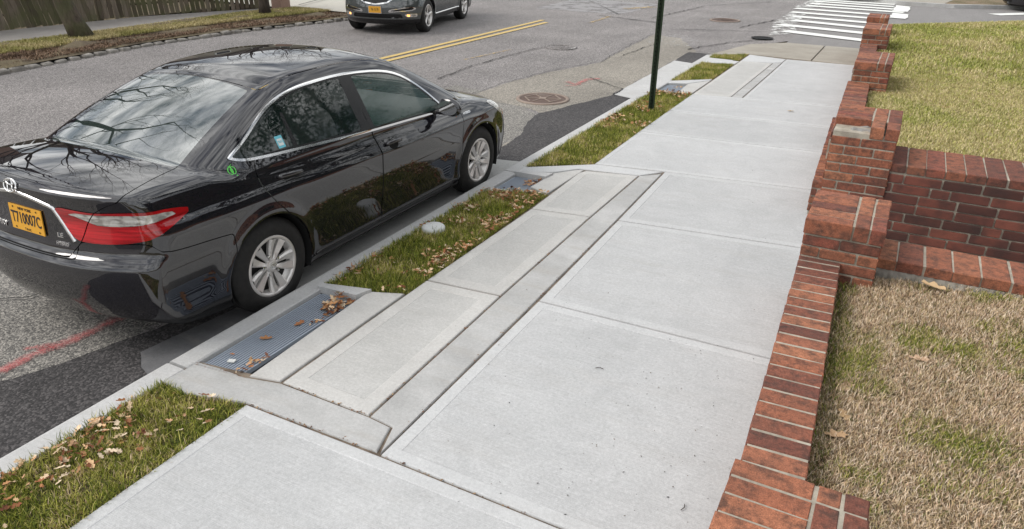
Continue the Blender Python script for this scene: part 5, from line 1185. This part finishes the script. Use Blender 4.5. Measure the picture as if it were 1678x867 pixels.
        # handles
        for (y0, z0, y1, z1) in ((.155, .918, .37, .900), (1.31, .852, 1.505, .846)):
            ym, zm = (y0 + y1) / 2, (z0 + z1) / 2; m_ = frame_at(F, (s * 1.3, ym, zm - .012), (-s, 0, 0)); m = MB()
            for cx, rr_ in ((.0, .048),): m.add([m_ @ Vector((rr_ * 1.25 * math.cos(t), rr_ * .80 * math.sin(t), -.001)) for t in np.linspace(0, 6.283, 25)[:-1]], [tuple(range(24))])
            m.obj('handle_recess', M['gap'], e)
            pts = []; 
            for i in range(13):
                t = i / 12; q, n_ = surf(F, (s * 1.3, y0 + (y1 - y0) * t, z0 + (z1 - z0) * t), (-s, 0, 0)); pts.append(q + n_ * (.004 + .030 * math.sin(math.pi * min(1, max(0, t))) ** .4))
            m = MB(); m.tube(pts, [.012] + [.0165] * 11 + [.012], 10); m.obj('door_handle', M['paint_black'], e, True)
            m = MB(); m.tube([p + Vector((s * .012, 0, .008)) for p in pts[1:-1]], .004, 6); m.obj('handle_trim', M['black_trim'], e, True)
    # rear garnish: chrome bar above the plate dropping beside the lamps
    path = []
    for x in np.linspace(0, .30, 16): path.append(surf(F, (x, -1.6, 1.028 - .055 * (x / .30) ** 1.6 + .0), (0, 1, 0))[0])
    for t in np.linspace(0, 1, 16)[1:]: path.append(surf(F, (.30 + .115 * t, -1.6, .973 - .185 * t), (0, 1, 0))[0])
    full = [Vector((-p.x, p.y, p.z)) for p in path[::-1]] + path[1:]
    ribbon_on(F, full, .026, .010, 'chrome_garnish', M['chrome'], e)
    low = [surf(F, (x, -1.6, .672 + .0 * x), (0, 1, 0))[0] for x in np.linspace(-.46, .46, 40)]
    low = [Vector((p.x, -1.047 + .20 * (abs(p.x) / .86) ** 2.6, .683)) for p in low]
    # rocker moulding
    ribbon_on(F, proj_side(F, [(y, .262) for y in np.linspace(.42, 2.33, 50)]), .018, .006, 'sill_moulding', M['black_trim'], e)
    # interior
    def cushion(c, d, name='seat', mat='seat', par=e, rx=0.):
        m = MB(); nu, nv = 10, 14; V = []
        for i in range(nu + 1):
            for k in range(nv):
                t, p = math.pi * i / nu, 2 * math.pi * k / nv; f = lambda a, q=.45: math.copysign(abs(a) ** q, a); x, y, z = f(math.sin(t)) * f(math.cos(p)), f(math.sin(t)) * f(math.sin(p)), f(math.cos(t))
                v = Matrix.Rotation(rx, 3, 'X') @ Vector((x * d[0] / 2, y * d[1] / 2, z * d[2] / 2)); V.append((c[0] + v.x, c[1] + v.y, c[2] + v.z))
        m.add(V, [(i * nv + k, i * nv + (k + 1) % nv, (i + 1) * nv + (k + 1) % nv, (i + 1) * nv + k) for i in range(nu) for k in range(nv)]); return m.obj(name, M[mat], par, True)
    for s in (-.38, .38):
        c = cushion((s, 1.32, .58), (.50, .52, .18)); cushion((s, 1.05, .88), (.48, .15, .60), 'seat_back', 'seat', c, .25); cushion((s, .97, 1.25), (.25, .11, .18), 'headrest', 'seat', c, .2)
    c = cushion((0, .42, .58), (1.25, .5, .18)); cushion((0, .12, .86), (1.22, .16, .52), 'seat_back', 'seat', c, .35)
    for s in (-.38, 0, .38): cushion((s, .03, 1.17), (.24, .10, .13), 'headrest', 'seat', c, .2)
    cushion((0, 2.25, .87), (1.42, .55, .20), 'dashboard', 'dash'); cushion((0, -.18, 1.045), (1.2, .42, .02), 'parcel_shelf', 'dash')
    m = MB(); m.tube([(-.38 + .19 * math.cos(t), 1.84 - .06 * math.sin(t), .97 + .18 * math.sin(t)) for t in np.linspace(0, 6.2832, 33)], .014, 8); m.tube([(-.57, 1.84, .97), (-.19, 1.84, .97)], .018, 6); m.tube([(-.38, 1.84, .97), (-.38, 1.87, .80)], .018, 6); m.obj('steering_wheel', M['dash'], e, True)
    m = MB(); m.box((0, 1.2, .33), (1.5, 3.0, .04)); m.box((0, -.45, .7), (1.3, .04, .7)); m.obj('cabin_floor', M['black_matte'], e)
    # emblem, plate
    mt = frame_at(F, (.0, -1.6, 1.066), (0, 1, 0), off=.004); ellipses(F, mt, .058, e, M['chrome'])
    pm = frame_at(F, (.045, -1.6, .862), (0, 1, 0), off=.010); m = MB(); m.add([pm @ Vector(v) for v in [(x, y, z) for z in (-.006, 0) for x, y in ((-.152, -.076), (.152, -.076), (.152, .076), (-.152, .076))]], [(4, 5, 6, 7), (0, 1, 5, 4), (1, 2, 6, 5), (2, 3, 7, 6), (3, 0, 4, 7)]); pl = m.obj('licence_plate', M['plate'], e)
    o = text_mesh('T710007C', .098, M['plate_ink'], 'plate_lettering', pl, pm @ Matrix.Translation((0, -.002, .001)), .0006, .0012, .66)
    text_mesh('NEW YORK', .024, M['plate_ink'], 'plate_lettering', pl, pm @ Matrix.Translation((0, .058, .001))); text_mesh('T & LC', .020, M['plate_ink'], 'plate_lettering', pl, pm @ Matrix.Translation((0, -.062, .001)))
    m = MB()
    for x, y in ((-.11, .062), (.11, .062), (-.11, -.062), (.11, -.062)): m.add([pm @ Vector((x + .006 * math.cos(t), y + .006 * math.sin(t), .002)) for t in np.linspace(0, 6.283, 9)[:-1]], [tuple(range(8))])
    m.obj('plate_screw', M['gap'], pl)
    if deco:
        text_mesh('LE', .036, M['chrome'], 'badge', e, frame_at(F, (.315, -1.6, .812), (0, 1, 0)), .002, .001, 1.3); text_mesh('HYBRID', .028, M['chrome'], 'badge', e, frame_at(F, (.325, -1.6, .762), (0, 1, 0)), .002, .001)
        text_mesh('CAMRY', .042, M['chrome'], 'badge', e, frame_at(F, (-.27, -1.6, .79), (0, 1, 0)), .002, .0008, 1.4); text_mesh('HYBRID', .030, M['chrome'], 'badge', e, frame_at(F, (1.3, 2.56, .850), (-1, 0, 0)), .002, .001, 1.2)
        em = frame_at(F, (1.2, -.155, 1.175), (-1, -.0, -.35), off=.003); m = MB()
        for cx in (-.010, .010): m.tube([em @ Vector((cx + .017 * math.cos(t), .024 * math.sin(t), 0)) for t in np.linspace(0, 6.2832, 25)], .0026, 5)
        m.tube([em @ Vector((0, -.012, 0)), em @ Vector((0, .010, 0))], .003, 5); m.tube([em @ Vector(p) for p in ((0, .024, 0), (.004, .034, 0), (.014, .038, 0))], .0028, 5); m.tube([em @ Vector(p) for p in ((0, .024, 0), (-.006, .031, 0), (-.014, .031, 0))], .0022, 5)
        st = m.obj('green_sticker', M['green_ink'], e); text_mesh('green cab', .013, M['green_ink'], 'sticker_lettering', st, em @ Matrix.Translation((0, -.037, 0)), .0006, .0004)
        bm_ = frame_at(F, (1.2, .300, 1.110), (-1, 0, 0), off=.003); m = MB(); m.add([bm_ @ Vector(v) for v in ((-.032, -.042, 0), (.032, -.042, 0), (.032, .042, 0), (-.032, .042, 0))], [(0, 1, 2, 3)]); bl = m.obj('blue_permit', M['blue_label'], e); m = MB(); m.add([bm_ @ Vector(v) for v in ((-.022, -.026, .001), (.022, -.026, .001), (.022, .022, .001), (-.022, .022, .001))], [(0, 1, 2, 3)]); m.obj('permit_panel', M['white_ink'], bl)
        text_mesh('TLC', .020, M['blue_label'], 'permit_lettering', bl, bm_ @ Matrix.Translation((0, 0, .002)), .0004, .001)
    return e
def copy_tree(o, parent=None):
    c = o.copy(); COL.objects.link(c); c.parent = parent
    for ch in list(o.children): copy_tree(ch, c)
    return c
sedan = build_sedan((-.944, 2.81, -.13), 0, 'black sedan parked at the kerb with an orange licence plate')
far = copy_tree(sedan); far.location = (9.65, 30.65, -.13); far.rotation_euler = (0, 0, R(103)); far['label'] = 'dark car with only its bumper corner showing at the top right edge'; far['category'] = 'car'
for ch in list(far.children):
    if ch.name.split('.')[0] in ('green_sticker', 'blue_permit', 'badge', 'licence_plate'):
        for g in list(ch.children): bpy.data.objects.remove(g)
        bpy.data.objects.remove(ch)
def build_suv(loc, rz, label):
    F = F_suv; e = empty('suv', loc, rz, label=label, cat='suv'); V, Q = shell(F, -.1, 2.85, .72, 56, 90, (), 1.5); C = Clip(V, Q); X = lambda a: A_(a[:, 0])
    for yc in (0, 2.75): _, Q = C.split(Q, lambda a: np.maximum(np.hypot(a[:, 1] - yc, a[:, 2] - .38) - .425, .55 - X(a)))
    dl = sdf_poly(crv([(-.75, 1.20), (.6, 1.15), (2.2, 1.13), (2.42, 1.14), (1.95, 1.42), (1.5, 1.56), (.6, 1.60), (-.3, 1.56), (-.7, 1.38)], n=3)); sd_ = lambda a: dl(a[:, 1], a[:, 2]) + np.where(X(a) < .5, 5, 0)
    D, Q = C.split(Q, sd_); D, ch = C.split(D, sd_, -.022); part_from(C, ch, F, 'window_surround', M['black_trim'], e, .003)
    for a0, a1 in ((-.8, .12), (.18, 1.15), (1.22, 2.5)): g, D = C.split(D, lambda a: np.maximum(a0 - a[:, 1], a[:, 1] - a1)); part_from(C, g, F, 'side_window', M['glass'], e)
    part_from(C, D, F, 'window_pillar', M['black_trim'], e)
    ww = lambda a: np.maximum(np.maximum(1.72 - a[:, 1], a[:, 1] - 2.60 + .2 * X(a) ** 2), np.maximum(X(a) - (.68 + .13 * (a[:, 1] - 1.7)), 1.1 - a[:, 2])); g, Q = C.split(Q, ww); part_from(C, g, F, 'windscreen', M['glass'], e)
    fr = lambda a: np.where(a[:, 1] < 2.95, 5., 0)
    gril = sdf_poly([(-.40, .95), (.40, .95), (.44, .80), (.30, .700), (0, .655), (-.30, .700), (-.44, .80)]); gf = lambda a: gril(a[:, 0], a[:, 2]) + fr(a); g, Q = C.split(Q, gf); gi, gb = C.split(g, gf, -.032); part_from(C, gi, F, 'grille', M['black_trim'], e, -.01); part_from(C, gb, F, 'grille_surround', M['chrome'], e, .012)
    for s in (1, -1):
        it = sdf_poly([(s * .30, .50), (s * .345, .565), (s * .83, .640), (s * .90, .575), (s * .80, .535)]); f = lambda a: it(a[:, 0], a[:, 2]) + fr(a); g, Q = C.split(Q, f); gi, gb = C.split(g, f, -.022); part_from(C, gi, F, 'air_intake', M['black_matte'], e, -.01); part_from(C, gb, F, 'intake_trim', M['chrome'], e, .006)
        fl_ = sdf_poly([(s * .66, .47), (s * .90, .475), (s * .90, .395), (s * .68, .40)]); g, Q = C.split(Q, lambda a: fl_(a[:, 0], a[:, 2]) + fr(a)); lit, g = C.split(g, lambda a: np.hypot((a[:, 0] - s * .735), (a[:, 2] - .435)) - .032); part_from(C, g, F, 'fog_lamp', M['clear_lens'], e, .003); part_from(C, lit, F, 'fog_bulb', M['fog_lit'], e, .005)
        hl = sdf_poly([(s * .50, .84), (s * .93, .97), (s * .94, .85), (s * .70, .765)]); g, Q = C.split(Q, lambda a: hl(a[:, 0], a[:, 2]) + fr(a)); part_from(C, g, F, 'headlight', M['clear_lens'], e, .004)
    lowg = sdf_poly([(-.60, .47), (.60, .47), (.62, .38), (-.62, .38)]); g, Q = C.split(Q, lambda a: lowg(a[:, 0], a[:, 2]) + fr(a)); part_from(C, g, F, 'lower_intake', M['black_matte'], e, -.02)
    low, Q = C.split(Q, lambda a: a[:, 2] - .345); part_from(C, low, F, 'lower_cladding', M['black_trim'], e); 
    for y0, y1 in ((1.19, 1.20), (.02, .03), (2.28, 2.29)):
        g, Q = C.split(Q, lambda a: np.maximum(np.maximum(y0 - a[:, 1], a[:, 1] - y1), np.maximum(.85 - X(a), .42 - a[:, 2]))); part_from(C, g, F, 'panel_gap', M['gap'], e, -.008)
    part_from(C, Q, F, 'body', M['paint_grey'], e)
    ribbon_on(F, proj_side(F, [(y, .37) for y in np.linspace(.48, 2.30, 40)]), .035, .02, 'sill_trim', M['chrome'], e)
    ribbon_on(F, [(-p[0], p[1], p[2]) for p in proj_side(F, [(y, .37) for y in np.linspace(.48, 2.30, 40)])], .035, .02, 'sill_trim', M['chrome'], e)
    pm = frame_at(F, (0, 4.2, .565), (0, -1, 0), off=.02); m = MB()
    m.add([pm @ Vector(v) for v in [(x, y, z) for z in (-.03, 0) for x, y in ((-.165, -.085), (.165, -.085), (.165, .085), (-.165, .085))]], [(4, 5, 6, 7), (0, 1, 5, 4), (1, 2, 6, 5), (2, 3, 7, 6), (3, 0, 4, 7)]); fm_ = m.obj('plate_frame', M['chrome'], e)
    m = MB(); m.add([pm @ Vector(v) for v in ((-.150, -.072, .002), (.150, -.072, .002), (.150, .072, .002), (-.150, .072, .002))], [(0, 1, 2, 3)]); pl = m.obj('licence_plate', M['plate'], fm_)
    text_mesh('T6 12 70', .075, M['plate_ink'], 'plate_lettering', fm_, pm @ Matrix.Translation((0, 0, .003)), .0004, .001, .7)
    for yc in (0, 2.75):
        for s in (1, -1):
            m = MB(); n = 30; V = [(s * x, yc + .425 * math.cos(t), .38 + .425 * math.sin(t)) for x in (.55, .94) for t in np.linspace(-.12, 3.26, n + 1)]; m.add(V, [(k, k + 1, n + 2 + k, n + 1 + k) for k in range(n)]); m.add(V[:n + 1], [tuple(range(n + 1))]); m.obj('wheel_housing', M['black_matte'], e, True); wheel(e, (s * .865, yc, .38), s, .38, 0, .250, 5, .25)
    return e
h_ = .226
fx, fy = -6.906, 14.911       # ground contact of its left front wheel
head = Vector((math.sin(h_), -math.cos(h_))); left = Vector((-head.y, head.x)) 
org = Vector((fx, fy)) - head * 2.75 - left * .93
suv = build_suv((org.x, org.y, -.13), math.atan2(-head.x, head.y), 'dark grey suv with lit fog lamps driving towards the camera in the far lane')
for o in list(bpy.data.objects):
    if 'category' in o and o.parent is not None: del o['category']
bpy.context.view_layer.update()
